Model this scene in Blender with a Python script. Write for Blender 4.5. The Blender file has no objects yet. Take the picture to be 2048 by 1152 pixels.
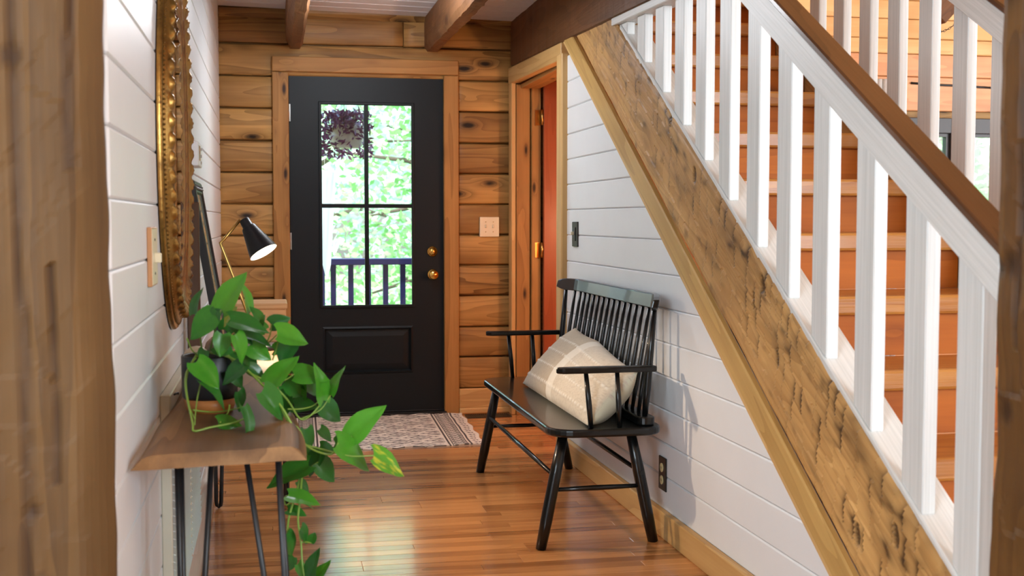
import bpy, bmesh, math, random
import numpy as np
from mathutils import Vector, Matrix, Euler, noise

random.seed(7)
rng = np.random.default_rng(7)
SC = bpy.context.scene
COL = SC.collection

# ------------------------------------------------------------------ camera
FPX, CX, CY = 2415.0, 1024.0, 576.0
EYE = Vector((0, 0, 1.18))
YAW = math.atan2(479.0, FPX)
PITCH = math.atan2(136.0, FPX)
_F = Vector((math.sin(YAW) * math.cos(PITCH), math.cos(YAW) * math.cos(PITCH), -math.sin(PITCH)))
_R = Vector((math.cos(YAW), -math.sin(YAW), 0))
_U = _R.cross(_F)
cd = bpy.data.cameras.new('camera')
cam = bpy.data.objects.new('camera', cd)
COL.objects.link(cam)
cam.matrix_world = Matrix((( _R.x, _U.x, -_F.x, EYE.x), (_R.y, _U.y, -_F.y, EYE.y), (_R.z, _U.z, -_F.z, EYE.z), (0, 0, 0, 1)))
cd.sensor_width = 36.0
cd.lens = FPX / 2048 * 36.0
cd.clip_start = 0.05
cd.clip_end = 300
cd.dof.use_dof = True
cd.dof.focus_distance = 5.0
cd.dof.aperture_fstop = 5.0
SC.camera = cam


def ray(u, v):
    return _F + _R * ((u - CX) / FPX) - _U * ((v - CY) / FPX)


def PX(u, v, x):
    d = ray(u, v); return EYE + d * ((x - EYE.x) / d.x)


def PY(u, v, y):
    d = ray(u, v); return EYE + d * ((y - EYE.y) / d.y)


def PZ(u, v, z):
    d = ray(u, v); return EYE + d * ((z - EYE.z) / d.z)


# ------------------------------------------------------------------ light
SC.view_settings.view_transform = 'Standard'
SC.view_settings.look = 'None'
SC.view_settings.gamma = 1.0
SC.view_settings.use_curve_mapping = False
SC.view_settings.exposure = 0.62
SC.cycles.use_denoising = True
SC.cycles.max_bounces = 10
SC.cycles.diffuse_bounces = 5
SC.cycles.glossy_bounces = 4
SC.cycles.transparent_max_bounces = 12
SC.cycles.sample_clamp_indirect = 6.0

world = bpy.data.worlds.new('world')
SC.world = world
world.use_nodes = True
wn = world.node_tree
bg = wn.nodes['Background']
sky = wn.nodes.new('ShaderNodeTexSky')
sky.sky_type = 'NISHITA'
sky.sun_disc = False
sky.sun_elevation = math.radians(52)
sky.sun_rotation = math.radians(200)
sky.air_density = 1.0
sky.dust_density = 4.0
wn.links.new(sky.outputs[0], bg.inputs[0])
bg.inputs[1].default_value = 1.1


def sun(name, to_sun, strength, col=(1, 1, 1), angle=2.0):
    d = bpy.data.lights.new(name, 'SUN'); d.energy = strength; d.color = col; d.angle = math.radians(angle)
    o = bpy.data.objects.new(name, d); COL.objects.link(o)
    o.rotation_euler = (-Vector(to_sun)).to_track_quat('-Z', 'Y').to_euler()
    return o


def area(name, loc, target, sx, sy, power, col=(1, 1, 1)):
    d = bpy.data.lights.new(name, 'AREA'); d.shape = 'RECTANGLE'; d.size = sx; d.size_y = sy
    d.energy = power; d.color = col
    o = bpy.data.objects.new(name, d); COL.objects.link(o)
    o.location = loc
    o.rotation_euler = (Vector(target) - Vector(loc)).to_track_quat('-Z', 'Y').to_euler()
    return o


def point(name, loc, power, col, r=0.03):
    d = bpy.data.lights.new(name, 'POINT'); d.energy = power; d.color = col; d.shadow_soft_size = r
    o = bpy.data.objects.new(name, d); COL.objects.link(o); o.location = loc
    return o


sun('sun', (0.62, -0.15, 0.77), 6.5, (1.0, 0.95, 0.86))
# daylight coming in through the big windows of the room behind the camera and beside the stairs
area('window_light_behind', (3.9, -3.6, 1.9), (1.4, 3.5, 1.3), 2.6, 2.2, 300, (0.77, 0.90, 1.0))
area('window_light_behind_left', (-2.9, -1.2, 1.9), (1.0, 3.5, 1.1), 2.6, 2.0, 215, (0.72, 0.88, 1.0))
area('window_light_living', (5.95, 4.6, 1.7), (3.2, 5.0, 1.5), 2.6, 1.8, 85, (0.88, 0.95, 1.0))
point('hall_ceiling_light', (0.45, 5.75, 2.26), 26, (0.90, 0.95, 1.0), 0.2)
point('closet_bulb', (2.02, 5.98, 1.15), 20, (1.0, 0.62, 0.34), 0.05)


# ------------------------------------------------------------------ helpers
def lin(c):
    out = []
    for v in c:
        v = v / 255.0
        out.append(v / 12.92 if v <= 0.04045 else ((v + 0.055) / 1.055) ** 2.4)
    return tuple(out)


def rgba(c):
    return (*lin(c), 1.0)


class Nodes:
    def __init__(self, name):
        self.m = bpy.data.materials.new(name); self.m.use_nodes = True
        self.t = self.m.node_tree
        self.b = self.t.nodes['Principled BSDF']

    def n(self, typ, **kw):
        nd = self.t.nodes.new(typ)
        for k, v in kw.items():
            if k.startswith('i_'):
                key = k[2:]
                key = int(key) if key.isdigit() else key
                nd.inputs[key].default_value = v
            else:
                setattr(nd, k, v)
        return nd

    def l(self, a, b):
        self.t.links.new(a, b)

    def math(self, op, a, b=None, c=None, clamp=False):
        nd = self.n('ShaderNodeMath', operation=op, use_clamp=clamp)
        for i, v in enumerate((a, b, c)):
            if v is None: continue
            if isinstance(v, (int, float)): nd.inputs[i].default_value = v
            else: self.l(v, nd.inputs[i])
        return nd.outputs[0]

    def mix(self, f, a, b, blend='MIX'):
        nd = self.n('ShaderNodeMix', data_type='RGBA', blend_type=blend)
        nd.clamp_factor = True
        for idx, v in ((0, f), (6, a), (7, b)):
            if isinstance(v, (int, float)): nd.inputs[idx].default_value = v
            elif isinstance(v, tuple): nd.inputs[idx].default_value = v
            else: self.l(v, nd.inputs[idx])
        return nd.outputs[2]

    def bump(self, h, strength=0.3, dist=0.002):
        nd = self.n('ShaderNodeBump'); nd.inputs['Strength'].default_value = strength
        nd.inputs['Distance'].default_value = dist
        self.l(h, nd.inputs['Height']); self.l(nd.outputs[0], self.b.inputs['Normal'])

    def coords(self):
        tc = self.n('ShaderNodeTexCoord'); oi = self.n('ShaderNodeObjectInfo')
        mul = self.n('ShaderNodeVectorMath', operation='MULTIPLY')
        cmb = self.n('ShaderNodeCombineXYZ')
        for i in range(3): self.l(oi.outputs['Random'], cmb.inputs[i])
        self.l(cmb.outputs[0], mul.inputs[0]); mul.inputs[1].default_value = (41.3, 17.7, 29.1)
        add = self.n('ShaderNodeVectorMath', operation='ADD')
        self.l(tc.outputs['Object'], add.inputs[0]); self.l(mul.outputs[0], add.inputs[1])
        return add.outputs[0], oi.outputs['Random']

    def scaled(self, vec, s):
        mul = self.n('ShaderNodeVectorMath', operation='MULTIPLY')
        self.l(vec, mul.inputs[0]); mul.inputs[1].default_value = s
        return mul.outputs[0]

    def noise(self, vec, scale=1.0, detail=3.0, rough=0.55, dist=0.0):
        nd = self.n('ShaderNodeTexNoise'); nd.inputs['Scale'].default_value = scale
        nd.inputs['Detail'].default_value = detail; nd.inputs['Roughness'].default_value = rough
        nd.inputs['Distortion'].default_value = dist
        self.l(vec, nd.inputs['Vector'])
        return nd.outputs['Fac']

    def ramp(self, f, stops):
        nd = self.n('ShaderNodeValToRGB')
        e = nd.color_ramp.elements
        while len(e) < len(stops): e.new(0.5)
        for k, (p, c) in zip(e, stops):
            k.position = p; k.color = c if len(c) == 4 else (*c, 1)
        self.l(f, nd.inputs[0]); return nd.outputs[0]


def simple(name, col, rough=0.5, metal=0.0, spec=0.5, noise_amt=0.0, nscale=30, coat=0.0, bump=0.0):
    M = Nodes(name)
    b = M.b
    b.inputs['Roughness'].default_value = rough; b.inputs['Metallic'].default_value = metal
    b.inputs['Specular IOR Level'].default_value = spec
    b.inputs['Coat Weight'].default_value = coat
    vec, rnd = M.coords()
    nf = M.noise(vec, nscale, 4)
    c1 = rgba(col); c2 = rgba(tuple(v * (1 - noise_amt) for v in col))
    M.l(M.mix(nf, c2, c1), b.inputs['Base Color'])
    if bump: M.bump(nf, bump, 0.002)
    return M.m


def wood(name, light, dark, knot=(50, 30, 16), rough=0.5, coat=0.0, knots=1.0, rings=9.0, var=0.35, bump=0.25,
         fine=1.0, tint=None, stain=False, kscale=(2.3, 5.2, 5.2)):
    """Grain runs along the object's local X axis."""
    M = Nodes(name); b = M.b
    vec, rnd = M.coords()
    vor = M.n('ShaderNodeTexVoronoi', feature='F1', distance='EUCLIDEAN')
    vor.inputs['Scale'].default_value = 1.0
    M.l(M.scaled(vec, kscale), vor.inputs['Vector'])
    d = vor.outputs['Distance']
    sep = M.n('ShaderNodeSeparateColor'); M.l(vor.outputs['Color'], sep.inputs[0])
    gate = M.math('GREATER_THAN', sep.outputs[0], 1.0 - 0.62 * knots)
    wob = M.noise(M.scaled(vec, (14, 30, 30)), 1.0, 2)
    dk = M.math('ADD', d, M.math('MULTIPLY', M.math('SUBTRACT', wob, 0.5), 0.07))
    core = M.math('MULTIPLY', M.math('SUBTRACT', 1.0, M.math('SMOOTH_MIN', M.math('DIVIDE', dk, 0.19), 1.0, 0.2), clamp=True), gate)
    halo = M.math('MULTIPLY', M.math('SUBTRACT', 1.0, M.math('DIVIDE', d, 0.42), clamp=True), gate)
    # broad figure, bent round the knots
    fig = M.noise(M.scaled(vec, (0.55, 6.5, 6.5)), 1.0, 2, 0.5, 0.25)
    fig = M.math('ADD', fig, M.math('MULTIPLY', M.math('POWER', halo, 2.0), 0.35))
    band = M.math('FRACT', M.math('MULTIPLY', fig, rings))
    band = M.math('POWER', band, 1.6)
    grain = M.noise(M.scaled(vec, (3.0 * fine, 90 * fine, 90 * fine)), 1.0, 3, 0.6)
    blot = M.noise(M.scaled(vec, (2.0, 4.5, 4.5)), 1.0, 3)
    f = M.math('ADD', M.math('MULTIPLY', band, 0.42), M.math('MULTIPLY', grain, 0.45))
    f = M.math('ADD', f, M.math('MULTIPLY', M.math('SUBTRACT', blot, 0.5), 0.75))
    f = M.math('ADD', f, M.math('MULTIPLY', M.math('SUBTRACT', rnd, 0.5), var), clamp=True)
    c = M.mix(f, rgba(light), rgba(dark))
    if tint:
        t = M.noise(M.scaled(vec, (0.9, 2.2, 2.2)), 1.0, 2)
        t = M.math('MULTIPLY', M.math('SUBTRACT', t, 0.42), 3.0, clamp=True)
        c = M.mix(M.math('MULTIPLY', t, 0.75), c, rgba(tint))
    c = M.mix(M.math('MULTIPLY', halo, 0.35), c, rgba(tuple(v * 0.72 for v in dark)))
    c = M.mix(M.math('MULTIPLY', core, 1.6, clamp=True), c, rgba(knot))
    if stain:
        at = M.n('ShaderNodeAttribute', attribute_name='stain')
        c = M.mix(M.math('MULTIPLY', at.outputs['Fac'], 1.0, clamp=True), c, rgba((58, 36, 17)))
    M.l(c, b.inputs['Base Color'])
    b.inputs['Roughness'].default_value = rough
    b.inputs['Specular IOR Level'].default_value = 0.3
    b.inputs['Coat Weight'].default_value = coat
    b.inputs['Coat Roughness'].default_value = 0.12
    hgt = M.math('SUBTRACT', M.math('MULTIPLY', grain, 1.0), M.math('MULTIPLY', band, 0.35))
    if bump: M.bump(hgt, bump, 0.0025)
    return M.m


def attr_mat(name, rough=0.9, bumpscale=(300, 300, 300), bump=0.3, sheen=0.0):
    M = Nodes(name)
    at = M.n('ShaderNodeAttribute', attribute_name='print')
    tc = M.n('ShaderNodeTexCoord')
    nf = M.noise(M.scaled(tc.outputs['Object'], bumpscale), 1.0, 2)
    c = M.mix(M.math('MULTIPLY', nf, 0.18), at.outputs['Color'], (0.12, 0.1, 0.08, 1))
    M.l(c, M.b.inputs['Base Color']); M.b.inputs['Roughness'].default_value = rough
    M.b.inputs['Sheen Weight'].default_value = sheen
    M.bump(nf, bump, 0.002)
    return M.m


def glass(name, tint=(1, 1, 1)):
    M = Nodes(name); t = M.t
    out = t.nodes['Material Output']
    tr = M.n('ShaderNodeBsdfTransparent'); tr.inputs[0].default_value = (*tint, 1)
    gl = M.n('ShaderNodeBsdfGlossy'); gl.inputs['Roughness'].default_value = 0.02
    fr = M.n('ShaderNodeFresnel'); fr.inputs[0].default_value = 1.45
    mx = M.n('ShaderNodeMixShader')
    M.l(M.math('MULTIPLY', fr.outputs[0], 0.8), mx.inputs[0]); M.l(tr.outputs[0], mx.inputs[1]); M.l(gl.outputs[0], mx.inputs[2])
    M.l(mx.outputs[0], out.inputs[0])
    return M.m


def leaf_mat(name, a, b2, yellow=0.0):
    M = Nodes(name); t = M.t
    oi = M.n('ShaderNodeObjectInfo'); tc = M.n('ShaderNodeTexCoord')
    nf = M.noise(tc.outputs['Object'], 5.0, 3)
    f = M.math('ADD', M.math('MULTIPLY', oi.outputs['Random'], 0.7), M.math('MULTIPLY', nf, 0.4), clamp=True)
    c = M.mix(f, rgba(a), rgba(b2))
    if yellow:
        sp = M.noise(M.scaled(tc.outputs['Object'], (2.0, 5, 5)), 1.0, 2)
        c = M.mix(M.math('MULTIPLY', M.math('SUBTRACT', sp, 0.5), 9.0 * yellow, clamp=True), c, rgba((198, 205, 60)))
    M.l(c, M.b.inputs['Base Color'])
    M.b.inputs['Roughness'].default_value = 0.28
    out = t.nodes['Material Output']
    trn = M.n('ShaderNodeBsdfTranslucent'); M.l(c, trn.inputs[0])
    mx = M.n('ShaderNodeMixShader'); mx.inputs[0].default_value = 0.3
    M.l(M.b.outputs[0], mx.inputs[1]); M.l(trn.outputs[0], mx.inputs[2]); M.l(mx.outputs[0], out.inputs[0])
    return M.m


def emit(name, col, s):
    M = Nodes(name)
    M.b.inputs['Base Color'].default_value = (*col, 1)
    M.b.inputs['Emission Color'].default_value = (*col, 1); M.b.inputs['Emission Strength'].default_value = s
    return M.m


# ------------------------------------------------------------------ materials
m_log = wood('log_wood', (196, 150, 86), (90, 60, 29), (30, 20, 13), 0.5, 0.0, 1.2, 10, 0.6, 0.6, tint=(116, 78, 40), kscale=(3.0, 7.5, 7.5))
m_casing = wood('casing_wood', (178, 130, 72), (124, 84, 42), (48, 28, 14), 0.55, 0.0, 1.0, 5, 0.25, 0.25, kscale=(4.2, 13, 13))
m_beam = wood('dark_beam_wood', (112, 72, 42), (76, 47, 26), (40, 22, 12), 0.6, 0, 0.5, 6, 0.3, 0.5)
m_joist = wood('joist_wood', (124, 84, 52), (88, 56, 33), (50, 28, 15), 0.6, 0, 0.4, 6, 0.3, 0.6)
m_pine = wood('pine_trim_wood', (212, 174, 116), (176, 132, 76), (98, 62, 30), 0.5, 0.05, 0.45, 6, 0.25, 0.2)
m_treated = wood('yellow_trim_wood', (198, 160, 96), (160, 122, 66), (96, 66, 30), 0.5, 0.05, 0.25, 7, 0.15, 0.25)
m_hewn = wood('hewn_wood', (214, 168, 104), (158, 112, 60), (60, 36, 18), 0.55, 0.0, 0.35, 15, 0.0, 0.3, stain=True, tint=(132, 90, 48))
m_post = wood('log_post_wood', (108, 78, 40), (68, 46, 22), (30, 19, 11), 0.6, 0.0, 0.3, 5, 0.0, 0.35, stain=True, tint=(78, 52, 27))
m_post_dark = wood('dark_post_wood', (124, 88, 42), (60, 38, 18), (20, 13, 9), 0.5, 0.1, 0.9, 5, 0.0, 0.4, stain=True, tint=(88, 56, 28))
m_oak = wood('oak_floor_wood', (208, 146, 90), (146, 94, 51), (70, 38, 20), 0.24, 0.5, 0.12, 6, 0.95, 0.08, fine=0.8)
m_walnut = wood('live_edge_wood', (160, 120, 78), (92, 64, 40), (60, 40, 28), 0.6, 0.0, 0.2, 6, 0.0, 0.2, stain=True)
m_tread = wood('stair_tread_wood', (196, 136, 66), (150, 86, 34), (90, 48, 18), 0.38, 0.2, 0.35, 7, 0.4, 0.6)
m_riser = wood('stair_riser_wood', (198, 110, 32), (150, 74, 18), (90, 42, 12), 0.6, 0.0, 0.3, 4, 0.4, 0.2)
m_plank = wood('pine_plank_wood', (244, 200, 138), (218, 160, 96), (110, 66, 32), 0.45, 0.1, 0.4, 5, 0.4, 0.2)
m_plank2 = wood('cedar_log_wood', (232, 172, 122), (200, 134, 88), (100, 58, 34), 0.45, 0.1, 0.4, 5, 0.3, 0.3)
m_cap = wood('handrail_cap_wood', (106, 68, 38), (64, 38, 20), (48, 26, 13), 0.4, 0.2, 0.15, 6, 0.0, 0.3)
m_redwood = wood('red_door_wood', (158, 84, 50), (136, 66, 36), (120, 50, 22), 0.4, 0.15, 0.0, 4, 0.1, 0.08)
m_brown = wood('dark_brown_wood', (84, 58, 40), (52, 34, 24), (30, 20, 14), 0.5, 0, 0.1, 5, 0.1, 0.2)
m_boxwood = wood('pale_box_wood', (222, 178, 130), (196, 148, 100), (150, 104, 66), 0.5, 0, 0.1, 5, 0.1, 0.1)
m_potwood = wood('pot_base_wood', (176, 112, 58), (130, 76, 36), (90, 50, 24), 0.45, 0.1, 0.0, 6, 0.1, 0.1)

m_white = simple('white_wall_paint', (226, 228, 230), 0.42, noise_amt=0.03, nscale=6)
m_ceil = simple('white_ceiling_paint', (226, 226, 230), 0.5, noise_amt=0.04, nscale=4)


def painted_grain():
    M = Nodes('white_painted_grain'); vec, rnd = M.coords()
    g = M.noise(M.scaled(vec, (2.2, 130, 130)), 1.0, 3, 0.6)
    c = M.mix(M.math('MULTIPLY', M.math('SUBTRACT', g, 0.35), 2.0, clamp=True), rgba((206, 208, 205)), rgba((233, 233, 231)))
    M.l(c, M.b.inputs['Base Color']); M.b.inputs['Roughness'].default_value = 0.42
    M.bump(g, 0.35, 0.0025)
    return M.m


m_wgrain = painted_grain()
m_black = simple('black_door_paint', (15, 23, 28), 0.5, spec=0.3, noise_amt=0.12, nscale=60, bump=0.05)
m_bench = simple('black_lacquer', (11, 12, 12), 0.28, spec=0.35, coat=0.3, noise_amt=0.1)
m_iron = simple('black_iron', (22, 22, 24), 0.42, noise_amt=0.15, nscale=40)
m_shade = simple('matt_black_metal', (26, 27, 33), 0.35, noise_amt=0.1)
m_pot = simple('black_ceramic', (24, 24, 27), 0.4, noise_amt=0.15, nscale=20)
m_brass = simple('polished_brass', (232, 190, 100), 0.16, 1.0, noise_amt=0.08)
m_abrass = simple('brushed_brass', (206, 168, 96), 0.28, 1.0, noise_amt=0.08)
m_steel = simple('satin_steel', (205, 205, 202), 0.3, 0.9, noise_amt=0.05)
m_ivory = simple('ivory_plastic', (226, 214, 184), 0.35, noise_amt=0.02)
m_wplastic = simple('white_plastic', (232, 232, 234), 0.35, noise_amt=0.02)
m_vent = simple('black_metal_vent', (40, 34, 30), 0.4, noise_amt=0.1)
m_grille = simple('white_enamel_grille', (222, 226, 224), 0.35, noise_amt=0.05)
m_cream_metal = simple('cream_painted_metal', (206, 200, 180), 0.45, noise_amt=0.1, nscale=8)
m_darkvoid = simple('dark_duct', (50, 50, 50), 0.8)
m_mirror = simple('mirror_silver', (240, 240, 240), 0.02, 1.0)
m_bone = simple('cream_ceramic', (214, 200, 176), 0.35, noise_amt=0.12, nscale=12)
m_soil = simple('dark_soil', (50, 38, 28), 0.9, noise_amt=0.5, nscale=90)
m_dframe = simple('dark_bronze_frame', (52, 48, 48), 0.4, noise_amt=0.1)
m_navy = simple('navy_railing_paint', (40, 42, 108), 0.45, noise_amt=0.1)
m_outlet = simple('dark_bronze_plate', (44, 38, 32), 0.4, 0.2, noise_amt=0.15)
m_receptacle = simple('almond_plastic', (206, 192, 140), 0.4)
m_deck = wood('deck_wood', (150, 130, 108), (110, 92, 74), (70, 56, 44), 0.7, 0, 0.2, 5, 0.3, 0.2)
m_bark = simple('tree_bark', (96, 88, 76), 0.9, noise_amt=0.4, nscale=12)
m_grass = simple('lawn_green', (108, 140, 70), 0.9, noise_amt=0.35, nscale=2)
m_planter = simple('white_planter', (226, 222, 220), 0.5, noise_amt=0.05)
m_cloth = simple('white_hanging_cloth', (240, 240, 238), 0.8, noise_amt=0.03)
_t = m_cloth.node_tree; _tr = _t.nodes.new('ShaderNodeBsdfTranslucent'); _tr.inputs[0].default_value = (1.0, 1.0, 1.0, 1); _mx = _t.nodes.new('ShaderNodeMixShader'); _mx.inputs[0].default_value = 0.7
_t.links.new(_t.nodes['Principled BSDF'].outputs[0], _mx.inputs[1]); _t.links.new(_tr.outputs[0], _mx.inputs[2]); _t.links.new(_mx.outputs[0], _t.nodes['Material Output'].inputs[0])
m_greyprint = simple('grey_print', (196, 200, 196), 0.3, noise_amt=0.35, nscale=5)
m_glass = glass('window_glass', (0.97, 1.0, 0.99))
m_bulb = emit('warm_bulb', (1.0, 0.86, 0.68), 14.0)
m_shade_in = simple('shade_white_inside', (248, 244, 236), 0.6)
m_leaf = leaf_mat('pothos_leaf', (46, 118, 34), (90, 168, 48))
m_leafd = leaf_mat('pothos_leaf_dark', (34, 92, 42), (60, 128, 44))
m_leafy = leaf_mat('pothos_leaf_variegated', (70, 150, 40), (110, 178, 50), 1.0)
m_leafyy = leaf_mat('pothos_leaf_yellowing', (150, 170, 50), (180, 190, 60))
m_stem = simple('pothos_stem', (128, 162, 62), 0.4, noise_amt=0.15)
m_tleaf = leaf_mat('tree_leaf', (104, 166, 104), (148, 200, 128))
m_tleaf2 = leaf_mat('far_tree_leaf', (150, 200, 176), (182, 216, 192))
m_purple = leaf_mat('purple_leaf', (92, 36, 84), (140, 74, 124))


def gold_mat():
    M = Nodes('antique_gilding'); vec, rnd = M.coords()
    a = M.noise(vec, 14, 4, 0.65); b = M.noise(vec, 70, 3)
    c = M.mix(M.math('MULTIPLY', M.math('SUBTRACT', a, 0.45), 3.0, clamp=True), rgba((166, 128, 66)), rgba((88, 56, 34)))
    c = M.mix(M.math('MULTIPLY', M.math('SUBTRACT', b, 0.6), 6.0, clamp=True), c, rgba((74, 50, 26)))
    M.l(c, M.b.inputs['Base Color']); M.b.inputs['Metallic'].default_value = 0.85
    M.b.inputs['Roughness'].default_value = 0.32
    M.bump(b, 0.4, 0.002)
    return M.m


m_gold = gold_mat()


# ------------------------------------------------------------------ mesh helpers
def tag(o, label=None, cat=None, group=None, kind=None):
    if label: o['label'] = label
    if cat: o['category'] = cat
    if group: o['group'] = group
    if kind: o['kind'] = kind
    return o


def thing(name, label, cat, loc=(0, 0, 0), group=None, rotz=0):
    o = bpy.data.objects.new(name, None); o.empty_display_size = 0.05
    COL.objects.link(o); o.location = loc; o.rotation_euler = (0, 0, rotz)
    return tag(o, label, cat, group)


def link(name, me, parent=None, mat4=None):
    o = bpy.data.objects.new(name, me); COL.objects.link(o)
    if parent is not None: o.parent = parent
    if mat4 is not None:
        pm = world_of(parent).inverted() if parent is not None else Matrix()
        o.matrix_basis = pm @ mat4
    return o


def world_of(o):
    m = o.matrix_basis.copy()
    while o.parent is not None:
        o = o.parent; m = o.matrix_basis @ m
    return m


class MB:
    """collects geometry in world space (or local) and links ONE mesh object"""

    def __init__(self): self.v = []; self.f = []; self.sm = []

    def add(self, vs, fs, smooth=False):
        o = len(self.v)
        self.v += [tuple(p) for p in vs]
        for f in fs:
            self.f.append([i + o for i in f]); self.sm.append(smooth)

    def box(self, x0, y0, z0, x1, y1, z1):
        vs = [(x, y, z) for z in (z0, z1) for y in (y0, y1) for x in (x0, x1)]
        self.add(vs, [(0, 2, 3, 1), (4, 5, 7, 6), (0, 1, 5, 4), (2, 6, 7, 3), (0, 4, 6, 2), (1, 3, 7, 5)])

    def prism(self, poly, axis, a, b):
        """poly: list of 2-D points in the plane perpendicular to axis ('x','y','z'), extruded a..b"""
        n = len(poly)

        def P(p, h):
            return {'x': (h, p[0], p[1]), 'y': (p[0], h, p[1]), 'z': (p[0], p[1], h)}[axis]
        vs = [P(p, a) for p in poly] + [P(p, b) for p in poly]
        fs = [list(range(n))[::-1], list(range(n, 2 * n))] + [(i, (i + 1) % n, n + (i + 1) % n, n + i) for i in range(n)]
        self.add(vs, fs)

    def tube(self, pts, r, n=8, cap=True):
        pts = [Vector(p) for p in pts]
        rs = r if isinstance(r, (list, tuple)) else [r] * len(pts)
        up = None; rings = []
        for i, p in enumerate(pts):
            d = (pts[min(i + 1, len(pts) - 1)] - pts[max(i - 1, 0)]).normalized()
            if up is None:
                up = d.orthogonal().normalized()
            up = (up - d * up.dot(d)).normalized()
            w = d.cross(up)
            rings.append([p + (up * math.cos(a) + w * math.sin(a)) * rs[i] for a in [2 * math.pi * k / n for k in range(n)]])
        vs = [q for rg in rings for q in rg]
        fs = []
        for i in range(len(pts) - 1):
            for k in range(n):
                fs.append((i * n + k, i * n + (k + 1) % n, (i + 1) * n + (k + 1) % n, (i + 1) * n + k))
        self.add(vs, fs, True)
        if cap:
            o = len(self.v) - len(vs)
            self.f.append([o + k for k in range(n)][::-1]); self.sm.append(False)
            self.f.append([o + (len(pts) - 1) * n + k for k in range(n)]); self.sm.append(False)

    def lathe(self, prof, n=32, M=None, cap0=True, cap1=True):
        M = M or Matrix()
        vs = []
        for r, z in prof:
            for k in range(n):
                a = 2 * math.pi * k / n
                vs.append(M @ Vector((r * math.cos(a), r * math.sin(a), z)))
        fs = []
        for i in range(len(prof) - 1):
            for k in range(n):
                fs.append((i * n + k, i * n + (k + 1) % n, (i + 1) * n + (k + 1) % n, (i + 1) * n + k))
        o = len(self.v)
        self.add(vs, fs, True)
        if cap0: self.f.append([o + k for k in range(n)][::-1]); self.sm.append(False)
        if cap1: self.f.append([o + (len(prof) - 1) * n + k for k in range(n)]); self.sm.append(False)

    def build(self, name, mat, parent=None, bevel=0.0, seg=2, mat4=None, fix=True):
        me = bpy.data.meshes.new(name)
        inv = mat4.inverted() if mat4 is not None else None
        vs = [inv @ Vector(p) for p in self.v] if inv is not None else self.v
        me.from_pydata([tuple(p) for p in vs], [], self.f)
        me.polygons.foreach_set('use_smooth', self.sm)
        if fix or bevel:
            bm = bmesh.new(); bm.from_mesh(me)
            bmesh.ops.recalc_face_normals(bm, faces=bm.faces)
            if bevel:
                es = [e for e in bm.edges if len(e.link_faces) == 2 and e.calc_face_angle(0) > 0.6]
                bmesh.ops.bevel(bm, geom=es, offset=bevel, segments=seg, affect='EDGES', profile=0.5, clamp_overlap=True)
            bm.to_mesh(me); bm.free()
        me.materials.append(mat)
        me.update()
        if mat4 is not None: return link(name, me, parent, mat4)
        o = link(name, me, parent)
        if parent is not None:
            o.matrix_basis = world_of(parent).inverted()
        return o


_cache = {}


def frame(origin, xdir, ydir=None):
    """4x4 matrix: local X along xdir (grain), local Y near ydir"""
    x = Vector(xdir).normalized()
    y = Vector(ydir if ydir is not None else (0, 1, 0) if abs(x.y) < 0.9 else (1, 0, 0))
    y = (y - x * y.dot(x)).normalized(); z = x.cross(y)
    return Matrix(((x.x, y.x, z.x, origin[0]), (x.y, y.y, z.y, origin[1]), (x.z, y.z, z.z, origin[2]), (0, 0, 0, 1)))


def board(name, L, W, T, mat, parent, origin, xdir, ydir=None, bevel=0.003, seg=1):
    """box centred on origin: length L along local X, W along local Y, T along local Z; shares mesh data"""
    key = (round(L, 4), round(W, 4), round(T, 4), mat.name, round(bevel, 4), seg)
    if key not in _cache:
        mb = MB(); mb.box(-L / 2, -W / 2, -T / 2, L / 2, W / 2, T / 2)
        ob = mb.build(name, mat, None, bevel, seg)
        _cache[key] = ob.data
        bpy.data.objects.remove(ob)
    return link(name, _cache[key], parent, frame(origin, xdir, ydir))


def bbox_board(name, mat, parent, lo, hi, grain='x', bevel=0.003, seg=1):
    lo = Vector(lo); hi = Vector(hi); c = (lo + hi) / 2; s = hi - lo
    if grain == 'x': return board(name, s.x, s.y, s.z, mat, parent, c, (1, 0, 0), (0, 1, 0), bevel, seg)
    if grain == 'y': return board(name, s.y, s.x, s.z, mat, parent, c, (0, 1, 0), (1, 0, 0), bevel, seg)
    return board(name, s.z, s.x, s.y, mat, parent, c, (0, 0, 1), (1, 0, 0), bevel, seg)


def poly_board(name, mat, parent, poly, axis, a, b, origin, xdir, ydir=None, bevel=0.003, seg=1):
    mb = MB(); mb.prism(poly, axis, a, b)
    return mb.build(name, mat, parent, bevel, seg, mat4=frame(origin, xdir, ydir))


def structure(name, mat, boxes, label=None):
    mb = MB()
    for b in boxes: mb.box(*b)
    o = mb.build(name, mat)
    o['kind'] = 'structure'
    return o


def root_structure(name, label=None):
    o = bpy.data.objects.new(name, None); COL.objects.link(o); o.empty_display_size = 0.05
    o['kind'] = 'structure'
    return o


def color_attr(me, name, cols):
    a = me.color_attributes.new(name, 'FLOAT_COLOR', 'POINT')
    arr = np.ones((len(me.vertices), 4), dtype=np.float32)
    arr[:, :cols.shape[1]] = cols
    a.data.foreach_set('color', arr.ravel())


def float_attr(me, name, vals):
    a = me.attributes.new(name, 'FLOAT', 'POINT')
    a.data.foreach_set('value', np.asarray(vals, dtype=np.float32))


# ================================================================== STRUCTURE
D = 7.25      # front wall plane
XL = -0.293   # left hall wall plane
XR = 1.435    # right hall wall plane

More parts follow.
